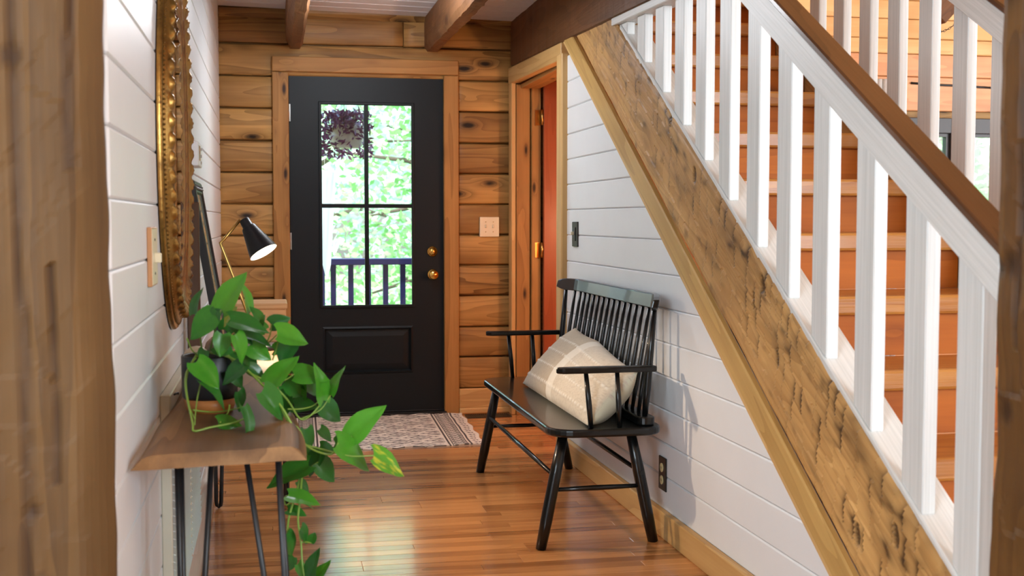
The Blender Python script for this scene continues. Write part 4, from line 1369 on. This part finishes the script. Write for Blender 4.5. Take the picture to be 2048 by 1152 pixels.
def hairpin(name, tops, foot, plate):
    """three rods from a steel plate meeting in one bent foot"""
    fx, fy = foot; R_ = 0.0062
    c = Vector((sum(t[0] for t in tops) / 3, sum(t[1] for t in tops) / 3, 0))
    mb = MB()
    for a, b2 in ((0, 1), (1, 2)):
        A = Vector((*tops[a], TZ0 - 0.003)); B = Vector((*tops[b2], TZ0 - 0.003))
        d = (Vector(tops[b2]) - Vector(tops[a])).normalized() * 0.013
        pa = Vector((fx - d.x, fy - d.y, 0.03)); pb = Vector((fx + d.x, fy + d.y, 0.03))
        mid = [Vector((fx - d.x * 0.8, fy - d.y * 0.8, 0.014)), Vector((fx, fy, R_)), Vector((fx + d.x * 0.8, fy + d.y * 0.8, 0.014))]
        pts = [A, A.lerp(pa, 0.5), pa] + mid + [pb, B.lerp(pb, 0.5), B]
        mb.tube(pts, R_, 10)
    xs_ = [t[0] for t in tops]; ys_ = [t[1] for t in tops]
    mb.box(min(xs_) - 0.015, min(ys_) - 0.015, TZ0 - 0.004, max(xs_) + 0.015, max(ys_) + 0.015, TZ0)
    mb.build(name, m_iron, ct)


hairpin('leg', [(-0.206, 2.66), (-0.135, 2.70), (-0.205, 2.76)], (-0.188, 2.68), None)
hairpin('leg', [(-0.064, 2.70), (0.006, 2.66), (0.008, 2.76)], (0.034, 2.68), None)
hairpin('leg', [(-0.245, 5.02), (-0.195, 5.00), (-0.235, 4.94)], (-0.227, 5.03), None)
hairpin('leg', [(-0.02, 5.02), (0.035, 5.00), (0.03, 4.93)], (0.042, 5.04), None)

# ================================================================== OVAL MIRROR
mi = thing('oval_mirror', 'large oval mirror in an ornate antique gold frame on the shiplap', 'mirror', (XL, 3.67, 1.42))
MY, MZ, A_, B_ = 3.665, 1.415, 0.415, 0.555
# profile: (inset from outer edge, height off the wall, scallop weight)
prof = [(0.0, 0.004, 0), (0.0, 0.012, 0), (0.006, 0.019, 0), (0.013, 0.016, 0), (0.016, 0.022, 0), (0.028, 0.028, 0), (0.034, 0.034, 0), (0.038, 0.041, 1), (0.046, 0.046, 1.0), (0.054, 0.043, 1.0), (0.061, 0.037, 0.5), (0.066, 0.034, 0), (0.075, 0.031, 0), (0.08, 0.032, 0), (0.09, 0.026, 0)]
nseg = 480
mb = MB(); vs = []; fs = []
for i in range(nseg):
    a = 2 * math.pi * i / nseg
    nrm = Vector((math.cos(a) / A_, math.sin(a) / B_)).normalized()
    ph = a * 66
    sc = abs(math.sin(ph / 2)); fine = 0.5 + 0.5 * math.cos(a * 264)
    for (ins, h, w) in prof:
        ii = ins + w * (0.006 - 0.010 * sc - 0.002 * fine); hh = h + w * (-0.008 + 0.009 * sc + 0.003 * fine)
        vs.append((XL + hh, MY + A_ * math.cos(a) - nrm.x * ii, MZ + B_ * math.sin(a) - nrm.y * ii))
npf = len(prof)
for i in range(nseg):
    for j in range(npf - 1):
        p = i * npf + j; q = ((i + 1) % nseg) * npf + j
        fs.append((p, q, q + 1, p + 1))
mb.add(vs, fs, True); mb.build('frame', m_gold, mi)
mb = MB()
for i in range(260):
    a = 2 * math.pi * i / 260
    nrm = Vector((math.cos(a) / A_, math.sin(a) / B_)).normalized()
    c = Vector((XL + 0.022, MY + A_ * math.cos(a) - nrm.x * 0.0155, MZ + B_ * math.sin(a) - nrm.y * 0.0155))
    r = 0.0035
    vv = [c + Vector(q) * r for q in ((1, 0, 0), (0, 1, 0), (0, 0, 1), (0, -1, 0), (0, 0, -1))]
    mb.add(vv, [(0, 1, 2), (0, 2, 3), (0, 3, 4), (0, 4, 1)], True)
tag(mb.build('bead_trim', m_gold, mi, fix=False), kind='stuff')
vs = [(XL + 0.028, MY + (A_ - 0.085) * math.cos(2 * math.pi * i / 96), MZ + (B_ - 0.085) * math.sin(2 * math.pi * i / 96)) for i in range(96)]
mb = MB(); mb.add(vs + [(XL + 0.012, v[1], v[2]) for v in vs], [list(range(96)), list(range(96, 192))[::-1]] + [(i, (i + 1) % 96, 96 + (i + 1) % 96, 96 + i) for i in range(96)])
mb.build('mirror_glass', m_mirror, mi)
vs = [(MY + (A_ - 0.004) * math.cos(2 * math.pi * i / 96), MZ + (B_ - 0.004) * math.sin(2 * math.pi * i / 96)) for i in range(96)]
mb = MB(); mb.prism(vs, 'x', XL + 0.001, XL + 0.013); mb.build('backing', m_brown, mi)

# ================================================================== BLACK PICTURE FRAME LEANING ON THE WALL
pf = thing('picture_frame', 'black carved picture frame leaning on the wall behind the plant', 'picture', (-0.2, 4.5, TZ1))
pb = Vector((-0.172, 4.30, TZ1 + 0.002)); pt = Vector((-0.272, 4.30, 1.318)); up = (pt - pb).normalized(); yd = Vector((0, 1, 0)); nn = yd.cross(up)
if nn.x < 0: nn = -nn
PW, PH = 0.44, (pt - pb).length


def pfp(a, b, c): return pb + yd * a + up * b + nn * c


mb = MB()
secs = [(0.0, -0.016), (0.0, 0.006), (0.006, 0.010), (0.018, 0.011), (0.030, 0.007), (0.042, 0.009), (0.048, 0.004), (0.048, -0.016)]
vs = []; fs = []
for (ins, c) in secs:
    vs += [pfp(ins, ins, c), pfp(PW - ins, ins, c), pfp(PW - ins, PH - ins, c), pfp(ins, PH - ins, c)]
for s in range(len(secs)):
    for j in range(4):
        a = s * 4 + j; b2 = s * 4 + (j + 1) % 4; c2 = ((s + 1) % len(secs)) * 4
        fs.append((a, b2, c2 + (j + 1) % 4, c2 + j))
mb.add(vs, fs); mb.build('frame', m_iron, pf)
mb = MB()
for i in range(22):   # carved leaf relief along the top rail
    a = 0.03 + (PW - 0.06) * i / 21
    ring = [pfp(a + 0.008 * math.cos(q), PH - 0.024 + 0.008 * math.sin(q), 0.010 + 0.003 * (j % 2)) for j, q in enumerate([2 * math.pi * j / 8 for j in range(9)])]
    mb.tube(ring, 0.0022, 5, cap=False)
mb.build('carving', simple('pewter_carving', (120, 120, 124), 0.4, 0.6), pf)
mb = MB(); vs = [pfp(0.046, 0.046, 0.003), pfp(PW - 0.046, 0.046, 0.003), pfp(PW - 0.046, PH - 0.046, 0.003), pfp(0.046, PH - 0.046, 0.003)]
vs += [p - nn * 0.006 for p in vs]
mb.add(vs, [(0, 1, 2, 3), (7, 6, 5, 4), (0, 4, 5, 1), (1, 5, 6, 2), (2, 6, 7, 3), (3, 7, 4, 0)])
M_ = mb.build('print', m_greyprint, pf); m_greyprint.node_tree.nodes['Principled BSDF'].inputs['Coat Weight'].default_value = 1.0
# narrow dark board standing between the mirror and the picture
o = bbox_board('wooden_board', m_brown, None, (-0.278, 4.10, TZ1), (-0.236, 4.13, 1.24), 'z', 0.003)
tag(o, 'narrow dark brown upright board between the gold mirror and black picture frame', 'board')

# ================================================================== DESK LAMP
LY = 4.55
lp = thing('desk_lamp', 'black cone desk lamp with a brass arm, lit, on the console table', 'lamp', (-0.03, LY, TZ1))
mb = MB(); mb.lathe([(0.0, 0.0), (0.085, 0.0), (0.085, 0.012), (0.078, 0.018), (0.0, 0.019)], 32, Matrix.Translation((-0.05, LY, TZ1)), False, False); mb.build('base', m_shade, lp)
A0 = Vector((-0.05, LY, TZ1 + 0.015)); A1 = PY(441, 487, LY); A2 = PY(480, 440, LY)
mb = MB(); mb.tube([A0, A0.lerp(A1, 0.5), A1 + (A0 - A1).normalized() * 0.02, A1 + (A2 - A0).normalized() * 0.002, A1 + (A2 - A1).normalized() * 0.02, A2], 0.0058, 10)
mb.build('arm', m_abrass, lp)
S0 = PY(489, 441, LY); O1 = PY(529, 507, LY)
ax = (O1 - S0); Ls = ax.length; ax.normalize()
side = Vector((0, 1, 0)); sx = side.cross(ax)
ms = Matrix(((sx.x, side.x, ax.x, S0.x), (sx.y, side.y, ax.y, S0.y), (sx.z, side.z, ax.z, S0.z), (0, 0, 0, 1)))
# the mouth is tilted slightly to the camera
tl = Matrix.Rotation(math.radians(16), 4, sx)
ms = Matrix.Translation(S0) @ tl @ Matrix.Translation(-S0) @ ms
mb = MB(); mb.lathe([(0.0, -0.004), (0.017, -0.004), (0.019, 0.0), (0.0205, 0.026), (0.026, 0.03), (0.0275, 0.034), (0.055, Ls)], 40, ms, False, False)
mb.build('lamp_shade', m_shade, lp)
mb = MB(); mb.lathe([(0.024, 0.036), (0.0535, Ls - 0.0005)], 40, ms, True, False); mb.build('shade_lining', m_shade_in, lp, fix=False)
mb = MB(); mb.lathe([(0.0, 0.04), (0.012, 0.042), (0.014, 0.06), (0.026, 0.085), (0.028, 0.1), (0.02, 0.118), (0.0, 0.124)], 20, ms, False, False); mb.build('bulb', m_bulb, lp)
mb = MB(); mb.tube([A2, S0 + (ms.to_3x3() @ Vector((0, 0, 1))) * 0.006], 0.005, 8); mb.build('pivot', m_abrass, lp)
d = bpy.data.lights.new('lamp_glow', 'SPOT'); d.energy = 30; d.color = (1.0, 0.74, 0.5); d.spot_size = math.radians(110); d.spot_blend = 0.5; d.shadow_soft_size = 0.02
lo = bpy.data.objects.new('lamp_glow', d); COL.objects.link(lo)
lo.matrix_basis = Matrix.Translation(ms @ Vector((0, 0, Ls - 0.006))) @ ms.to_3x3().to_4x4() @ Matrix.Rotation(math.pi, 4, 'X')

# wooden box under the lamp
bx = thing('wooden_box', 'pale wooden box on the console under the lamp, mostly hidden by pothos leaves', 'box', (-0.06, 4.9, TZ1))
mb = MB(); mb.box(-0.2, 4.79, TZ1, 0.05, 5.04, TZ1 + 0.13); mb.build('body', m_boxwood, bx, 0.004, 1)
mb = MB(); mb.box(-0.205, 4.785, TZ1 + 0.13, 0.055, 5.045, TZ1 + 0.152); mb.build('lid', m_boxwood, bx, 0.004, 1)
# cream jar behind the plant pot
jr = thing('ceramic_jar', 'cream round jar behind the black plant pot', 'jar', (-0.215, 3.32, TZ1))
mb = MB(); mb.lathe([(0.0, 0.0), (0.032, 0.0), (0.036, 0.01), (0.038, 0.07), (0.038, 0.105), (0.030, 0.13), (0.016, 0.142), (0.0, 0.145)], 28, Matrix.Translation((-0.2, 3.28, TZ1)), False, False); mb.build('body', m_bone, jr)

# ================================================================== POTHOS
PXc, PYc = -0.157, 3.09
po = thing('potted_pothos', 'trailing green pothos in a black pot on the live-edge table', 'plant', (PXc, PYc, TZ1))
T0 = Matrix.Translation((PXc, PYc, TZ1))
mb = MB(); mb.lathe([(0.0, 0.0), (0.055, 0.0), (0.060, 0.012), (0.066, 0.034), (0.0, 0.034)], 40, T0, False, False); mb.build('pot_base', m_potwood, po)
mb = MB(); mb.lathe([(0.0, 0.034), (0.064, 0.034), (0.068, 0.04), (0.069, 0.138), (0.067, 0.142), (0.062, 0.14), (0.061, 0.12), (0.0, 0.12)], 40, T0, False, False); mb.build('pot', m_pot, po)
mb = MB(); mb.lathe([(0.0, 0.121), (0.0605, 0.121), (0.05, 0.128), (0.0, 0.131)], 24, T0, False, False); mb.build('soil', m_soil, po)


def leaf_mesh(name, mat, fold=0.16, droop=0.16, twist=0.0):
    ts = [0, .08, .2, .36, .52, .68, .82, .93, 1.0]; hw = [.25, .345, .395, .40, .35, .265, .165, .07, 0.004]
    ss = [-1, -.66, -.33, 0, .33, .66, 1]
    vs = []
    for t_, h in zip(ts, hw):
        for s in ss:
            x = t_ - 0.13 * abs(s) ** 1.7 * (1 - t_) ** 2
            z = fold * abs(s) * h - droop * t_ ** 2 + 0.02 * math.sin(t_ * 9 + s * 3) * abs(s) - (0.018 if s == 0 else 0)
            vs.append((x, s * h + 0.05 * twist * t_ ** 2, z))
    n = len(ss)
    fs = [(i * n + j, (i + 1) * n + j, (i + 1) * n + j + 1, i * n + j + 1) for i in range(len(ts) - 1) for j in range(n - 1)]
    me = bpy.data.meshes.new(name); me.from_pydata(vs, [], fs)
    me.polygons.foreach_set('use_smooth', [True] * len(fs)); me.materials.append(mat)
    return me


lm = {'g': [leaf_mesh('leaf', m_leaf, 0.12, 0.12), leaf_mesh('leaf', m_leaf, 0.26, 0.2, 1), leaf_mesh('leaf', m_leaf, 0.08, 0.25, -1)],
      'd': [leaf_mesh('leaf', m_leafd, 0.15, 0.15), leaf_mesh('leaf', m_leafd, 0.25, 0.22, 1)],
      'v': [leaf_mesh('leaf', m_leafy, 0.12, 0.15)], 'y': [leaf_mesh('leaf', m_leafyy, 0.18, 0.15)]}
# base (u,v), tip (u,v), apparent width, distance y, kind -- read once from the photograph and turned into world points
LEAVES = [
    (442, 618, 486, 540, 46, 3.00, 'g'), (500, 624, 488, 560, 17, 3.12, 'g'), (389, 628, 396, 574, 17, 3.10, 'd'), (426, 628, 374, 677, 48, 2.96, 'g'),
    (433, 622, 424, 660, 21, 2.95, 'd'), (470, 612, 441, 652, 20, 3.02, 'y'), (461, 640, 543, 656, 36, 2.93, 'd'), (468, 648, 508, 684, 30, 3.02, 'd'),
    (541, 648, 580, 636, 34, 3.05, 'd'), (555, 668, 623, 681, 41, 2.98, 'g'), (446, 668, 440, 714, 38, 2.92, 'g'), (470, 670, 493, 728, 30, 2.90, 'g'),
    (476, 668, 548, 682, 22, 2.99, 'd'), (500, 690, 540, 722, 42, 3.02, 'g'), (582, 680, 560, 732, 40, 3.05, 'd'), (392, 724, 441, 774, 46, 2.93, 'g'),
    (402, 764, 459, 810, 18, 2.90, 'd'), (488, 729, 440, 766, 34, 2.92, 'd'), (498, 735, 530, 757, 28, 3.0, 'd'), (477, 783, 486, 826, 22, 2.95, 'd'),
    (538, 767, 593, 706, 42, 2.95, 'g'), (588, 748, 664, 744, 42, 3.0, 'g'), (524, 783, 576, 838, 44, 2.88, 'd'), (568, 766, 606, 796, 38, 3.04, 'd'),
    (437, 846, 492, 850, 30, 2.82, 'g'), (485, 814, 509, 883, 21, 2.78, 'd'), (648, 801, 643, 726, 29, 3.0, 'g'), (661, 790, 675, 727, 22, 3.02, 'g'),
    (604, 792, 608, 765, 15, 3.1, 'g'), (588, 812, 632, 810, 28, 3.1, 'd'), (643, 808, 686, 842, 40, 3.04, 'd'), (703, 872, 757, 799, 50, 2.9, 'g'),
    (676, 886, 753, 926, 46, 2.84, 'g'), (748, 911, 816, 945, 40, 2.8, 'v'), (640, 858, 666, 882, 22, 3.04, 'd'), (670, 886, 697, 871, 18, 3.0, 'd'),
    (611, 858, 616, 920, 30, 2.92, 'd'), (617, 930, 529, 966, 44, 2.9, 'd'), (636, 924, 675, 963, 38, 2.94, 'd'), (640, 892, 670, 903, 28, 3.0, 'd'),
    (577, 990, 642, 1003, 30, 2.92, 'g'), (588, 1000, 632, 1011, 12, 2.96, 'g'), (575, 1020, 612, 1027, 22, 2.98, 'd'), (572, 1070, 591, 1113, 27, 2.96, 'd'),
    (601, 1058, 621, 1088, 18, 2.96, 'd'), (621, 1086, 629, 1061, 19, 2.98, 'd'), (586, 1112, 571, 1143, 24, 2.98, 'd'), (618, 1164, 630, 1095, 27, 2.92, 'd'),
    (626, 1168, 657, 1116, 27, 2.9, 'g'), (596, 962, 622, 985, 20, 3.0, 'd'), (548, 700, 578, 690, 22, 3.1, 'g'), (596, 1128, 612, 1160, 20, 2.96, 'g'),
    (520, 640, 505, 610, 20, 3.08, 'd'), (450, 660, 470, 625, 34, 3.14, 'd'), (500, 660, 530, 630, 34, 3.12, 'd'), (430, 690, 470, 705, 34, 3.0, 'd'), (470, 700, 520, 745, 40, 3.06, 'd'),
    (500, 655, 470, 690, 30, 3.1, 'd'), (600, 750, 640, 790, 36, 3.1, 'd'),
    (460, 740, 490, 775, 30, 3.02, 'd'), (530, 660, 500, 640, 26, 3.14, 'g'), (575, 790, 560, 835, 30, 3.0, 'd'), (420, 640, 450, 600, 30, 3.12, 'd'), (640, 905, 610, 950, 34, 2.96, 'd'), (560, 730, 600, 742, 30, 3.06, 'd'), (410, 700, 400, 730, 22, 3.0, 'd'),
]
for i, (ub, vb, ut, vt, wp, yv, kd) in enumerate(LEAVES):
    b_ = PY(ub, vb, yv); lpx = math.hypot(ut - ub, vt - vb); ratio = wp / lpx
    dy = random.uniform(-0.035, 0.03)
    if ratio > 0.8:
        real = wp / 0.8; dy = -math.sqrt(max(0, real ** 2 - lpx ** 2)) * yv / FPX * 0.9
    t_ = PY(ut, vt, yv + dy)
    x = (t_ - b_); L = x.length; x.normalize()
    toc = (EYE - b_).normalized(); nrm = (toc - x * toc.dot(x)).normalized()
    ang = math.acos(min(1, ratio / 0.8)) * (1 if i % 2 else -1)
    # prefer turning the upper side to the ceiling
    cand = [Matrix.Rotation(s * abs(ang), 3, x) @ nrm for s in (1, -1)]
    z = max(cand, key=lambda q: q.z)
    yx = z.cross(x)
    m4 = Matrix(((x.x * L, yx.x * L, z.x * L, b_.x), (x.y * L, yx.y * L, z.y * L, b_.y), (x.z * L, yx.z * L, z.z * L, b_.z), (0, 0, 0, 1)))
    me = random.choice(lm[kd])
    o = link('leaf', me, po, m4)
    if kd == 'y': o['label'] = 'yellowing leaf'
    if kd == 'v': o['label'] = 'leaf with a yellow edge'

STEMS = [  # (u, v, y) points of vines and petioles
    [(420, 705, 3.07), (470, 720, 3.0), (525, 770, 2.95), (562, 812, 2.9), (590, 860, 2.88), (612, 890, 2.86), (640, 905, 2.85), (664, 908, 2.84), (676, 886, 2.84)],
    [(612, 890, 2.86), (650, 900, 2.85), (700, 912, 2.82), (748, 911, 2.8)],
    [(562, 812, 2.9), (575, 840, 2.9), (600, 862, 2.9), (610, 900, 2.92), (604, 950, 2.94), (600, 1000, 2.96), (596, 1040, 2.96), (602, 1085, 2.96), (605, 1130, 2.95), (612, 1170, 2.93)],
    [(600, 960, 2.95), (588, 1000, 2.97), (577, 1040, 2.97), (574, 1090, 2.98), (572, 1140, 2.98)],
    [(440, 690, 3.05), (480, 735, 3.0), (540, 767, 2.97), (575, 800, 2.98), (600, 838, 3.0), (622, 830, 3.0), (645, 803, 3.0)],
    [(400, 700, 3.06), (376, 740, 2.98), (372, 780, 2.9), (385, 845, 2.80), (388, 862, 2.78), (420, 855, 2.79), (470, 845, 2.8), (492, 835, 2.8)],
    [(405, 702, 3.06), (372, 745, 2.97), (374, 800, 2.88), (390, 838, 2.8)],
    [(402, 766, 2.95), (394, 800, 2.88), (389, 850, 2.8)],
    [(385, 820, 2.86), (420, 824, 2.88), (450, 822, 2.9), (485, 814, 2.85)],
    [(459, 810, 2.9), (456, 825, 2.88), (440, 845, 2.82)],
    [(405, 705, 3.07), (402, 660, 3.02), (428, 628, 2.97)],
    [(374, 677, 2.96), (384, 700, 3.0), (398, 712, 3.05)],
    [(420, 703, 3.07), (430, 660, 3.02), (442, 620, 3.0)],
    [(440, 700, 3.06), (475, 660, 3.05), (500, 624, 3.1)],
    [(450, 705, 3.05), (490, 700, 3.02), (530, 690, 3.02), (555, 668, 2.98)],
    [(530, 690, 3.02), (540, 670, 3.03), (543, 648, 3.05)],
    [(545, 720, 3.02), (552, 700, 3.04), (560, 680, 3.0), (582, 682, 3.05)],
    [(540, 767, 2.97), (570, 760, 2.98), (588, 748, 3.0)],
    [(600, 838, 3.0), (640, 820, 3.01), (661, 790, 3.02)],
    [(575, 818, 2.98), (600, 818, 3.0), (625, 812, 3.0), (640, 800, 3.0)],
    [(675, 890, 2.86), (690, 882, 2.88), (703, 872, 2.9)],
    [(604, 950, 2.94), (616, 938, 2.93), (636, 924, 2.94)],
    [(588, 1000, 2.97), (572, 1010, 2.96), (569, 995, 2.94), (577, 990, 2.92)],
    [(602, 1085, 2.96), (614, 1084, 2.97), (622, 1086, 2.98)],
]


def smooth_pts(p, n=4):
    out = []
    for i in range(len(p) - 1):
        p0 = p[max(i - 1, 0)]; p1 = p[i]; p2 = p[i + 1]; p3 = p[min(i + 2, len(p) - 1)]
        for k_ in range(n):
            t_ = k_ / n
            out.append(0.5 * ((2 * p1) + (p2 - p0) * t_ + (2 * p0 - 5 * p1 + 4 * p2 - p3) * t_ * t_ + (3 * p1 - p0 - 3 * p2 + p3) * t_ ** 3))
    return out + [p[-1]]


for s in STEMS:
    pts = smooth_pts([PY(u, v, yy) for u, v, yy in s])
    mb = MB(); r0 = 0.0032 if len(s) > 4 else 0.002
    mb.tube(pts, [r0 * (1 - 0.35 * i / len(pts)) for i in range(len(pts))], 7)
    mb.build('stem', m_stem, po)

# ================================================================== PORCH AND GARDEN
structure('ground', m_grass, [(-30, D + 1.9, -1.6, 40, 60, -1.5)])
dk = root_structure('porch_floor')
for i in range(12):
    bbox_board('plank', m_deck, dk, (-1.5, D + 0.22 + i * 0.14, -0.05), (3.5, D + 0.22 + i * 0.14 + 0.134, -0.02), 'x', 0.003)
rl = thing('porch_railing', 'navy porch railing seen through the lower door panes', 'railing', (0.9, 8.62, 0))
RYp = 8.62
bbox_board('top_rail', m_navy, rl, (0.33, RYp - 0.045, 0.862), (2.6, RYp + 0.045, 0.908), 'x', 0.004)
bbox_board('bottom_rail', m_navy, rl, (0.33, RYp - 0.02, 0.06), (2.6, RYp + 0.02, 0.10), 'x', 0.003)
for px_ in (0.33, 2.6): bbox_board('post', m_navy, rl, (px_ - 0.03, RYp - 0.04, -0.02), (px_ + 0.03, RYp + 0.04, 0.86), 'z', 0.003)
xx = 0.42
while xx < 2.5:
    bbox_board('baluster', m_navy, rl, (xx - 0.019, RYp - 0.019, 0.10), (xx + 0.019, RYp + 0.019, 0.862), 'z', 0.002); xx += 0.123
structure('porch_roof', m_deck, [(-1.6, D + 0.21, 2.62, 1.0, D + 1.4, 2.72)])
# hanging planter
hp = thing('hanging_planter', 'white hanging planter with purple trailing foliage outside the door', 'plant', (0.50, 8.0, 1.75))
c0 = PY(693, 296, 8.0)
T0 = Matrix.Translation(c0)
mb = MB(); mb.lathe([(0.0, 0.0), (0.085, 0.0), (0.105, 0.02), (0.118, 0.12), (0.122, 0.145), (0.112, 0.145), (0.108, 0.12), (0.0, 0.12)], 32, T0, False, False); mb.build('pot', m_planter, hp)
mb = MB()
for a in (0.3, 2.4, 4.5): mb.tube([c0 + Vector((0.118 * math.cos(a), 0.118 * math.sin(a), 0.14)), c0 + Vector((0, 0, 0.6)), c0 + Vector((0, 0, 2.64 - c0.z))], 0.002, 5)
mb.build('hanger', m_iron, hp)
mb = MB()
for i in range(760):
    a = random.uniform(0, 6.28); r = random.uniform(0.02, 0.165); hang = random.random() < 0.35
    p = c0 + Vector((r * math.cos(a), r * math.sin(a), random.uniform(0.12, 0.24) if not hang else random.uniform(-0.06, 0.14)))
    if hang: p.x = c0.x + math.cos(a) * random.uniform(0.11, 0.17); p.y = c0.y + math.sin(a) * random.uniform(0.11, 0.17)
    d1 = Vector((random.uniform(-1, 1), random.uniform(-1, 1), random.uniform(-1, 0.6))).normalized() * 0.026; d2 = d1.orthogonal().normalized() * 0.012
    mb.add([p - d1, p + d2, p + d1, p - d2], [(0, 1, 2, 3)])
tag(mb.build('foliage', m_purple, hp, fix=False), kind='stuff')
# white cloth hanging on the porch
mb = MB(); vs = []; fs = []
for i in range(25):
    t_ = i / 24.0; zz = 1.50 - 0.62 * t_
    for j in range(9):
        s = j / 8.0
        wid_ = 0.15 * (1 - 0.25 * t_)
        split = 0.06 * max(0, t_ - 0.75) * 4
        zt_ = zz - (0.09 * max(0, t_ - 0.7) / 0.3 * abs(math.sin(s * math.pi * 2)))
        vs.append((0.275 + wid_ * s, 8.25 + 0.02 * math.sin(s * 12 + t_ * 3), zt_))
for i in range(24):
    for j in range(8):
        a = i * 9 + j; fs.append((a, a + 9, a + 10, a + 1))
mb.add(vs, fs, True); mb.tube([(0.26, 8.25, 1.505), (0.44, 8.25, 1.505)], 0.006, 6); mb.tube([(0.35, 8.25, 1.505), (0.35, 8.25, 2.63)], 0.0015, 4)
tag(mb.build('hanging_cloth', m_cloth), 'white cloth hanging on the porch behind the left door panes', 'cloth')


def tree(label, base, h, crown, nleaf, mat, lsz, seedk, group='garden trees beyond the porch'):
    r = random.Random(seedk)
    tr_ = thing('garden_tree', label, 'tree', base, group)
    bse = Vector(base)
    mb = MB(); mb.tube([bse, bse + Vector((0.1, 0.05, h * 0.4)), bse + Vector((-0.05, 0, h * 0.75)), bse + Vector((0.1, 0.1, h))], [0.16, 0.13, 0.09, 0.03], 8); mb.build('trunk', m_bark, tr_)
    tips = []
    for i in range(16):
        z0 = h * r.uniform(0.25, 0.9); a = r.uniform(0, 6.28); L = crown * r.uniform(0.6, 1.05)
        p0 = bse + Vector((0, 0, z0)); p2 = p0 + Vector((L * math.cos(a), L * math.sin(a), L * r.uniform(-0.1, 0.5))); p1 = p0.lerp(p2, 0.5) + Vector((0, 0, 0.12 * L))
        mb = MB(); mb.tube([p0, p1, p2], [0.045, 0.028, 0.01], 6); mb.build('branch', m_bark, tr_)
        tips += [p0.lerp(p1, 0.7), p1, p1.lerp(p2, 0.5), p2]
    mb = MB()
    for i in range(nleaf):
        c = r.choice(tips); s = crown * 0.28
        p = c + Vector((r.gauss(0, s), r.gauss(0, s), r.gauss(0, s * 0.8)))
        d1 = Vector((r.gauss(0, 1), r.gauss(0, 1), r.gauss(0, 0.6))).normalized() * lsz; d2 = d1.cross(Vector((r.gauss(0, 1), r.gauss(0, 1), r.gauss(0, 1)))).normalized() * lsz * 0.55
        mb.add([p - d1, p + d2, p + d1, p - d2], [(0, 1, 2, 3)])
    tag(mb.build('foliage', mat, tr_, fix=False), kind='stuff')


tree('leafy green tree just beyond the porch railing, right of the planter', (2.2, 13.0, -1.5), 5.0, 1.7, 6000, m_tleaf, 0.052, 1)
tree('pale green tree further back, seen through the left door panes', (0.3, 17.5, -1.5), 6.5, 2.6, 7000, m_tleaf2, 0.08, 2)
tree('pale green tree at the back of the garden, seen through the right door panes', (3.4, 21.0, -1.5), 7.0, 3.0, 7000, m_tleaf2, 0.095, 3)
tree('green tree seen through the living room window', (9.2, 15.5, -1.5), 5.5, 2.6, 4500, m_tleaf, 0.1, 4)
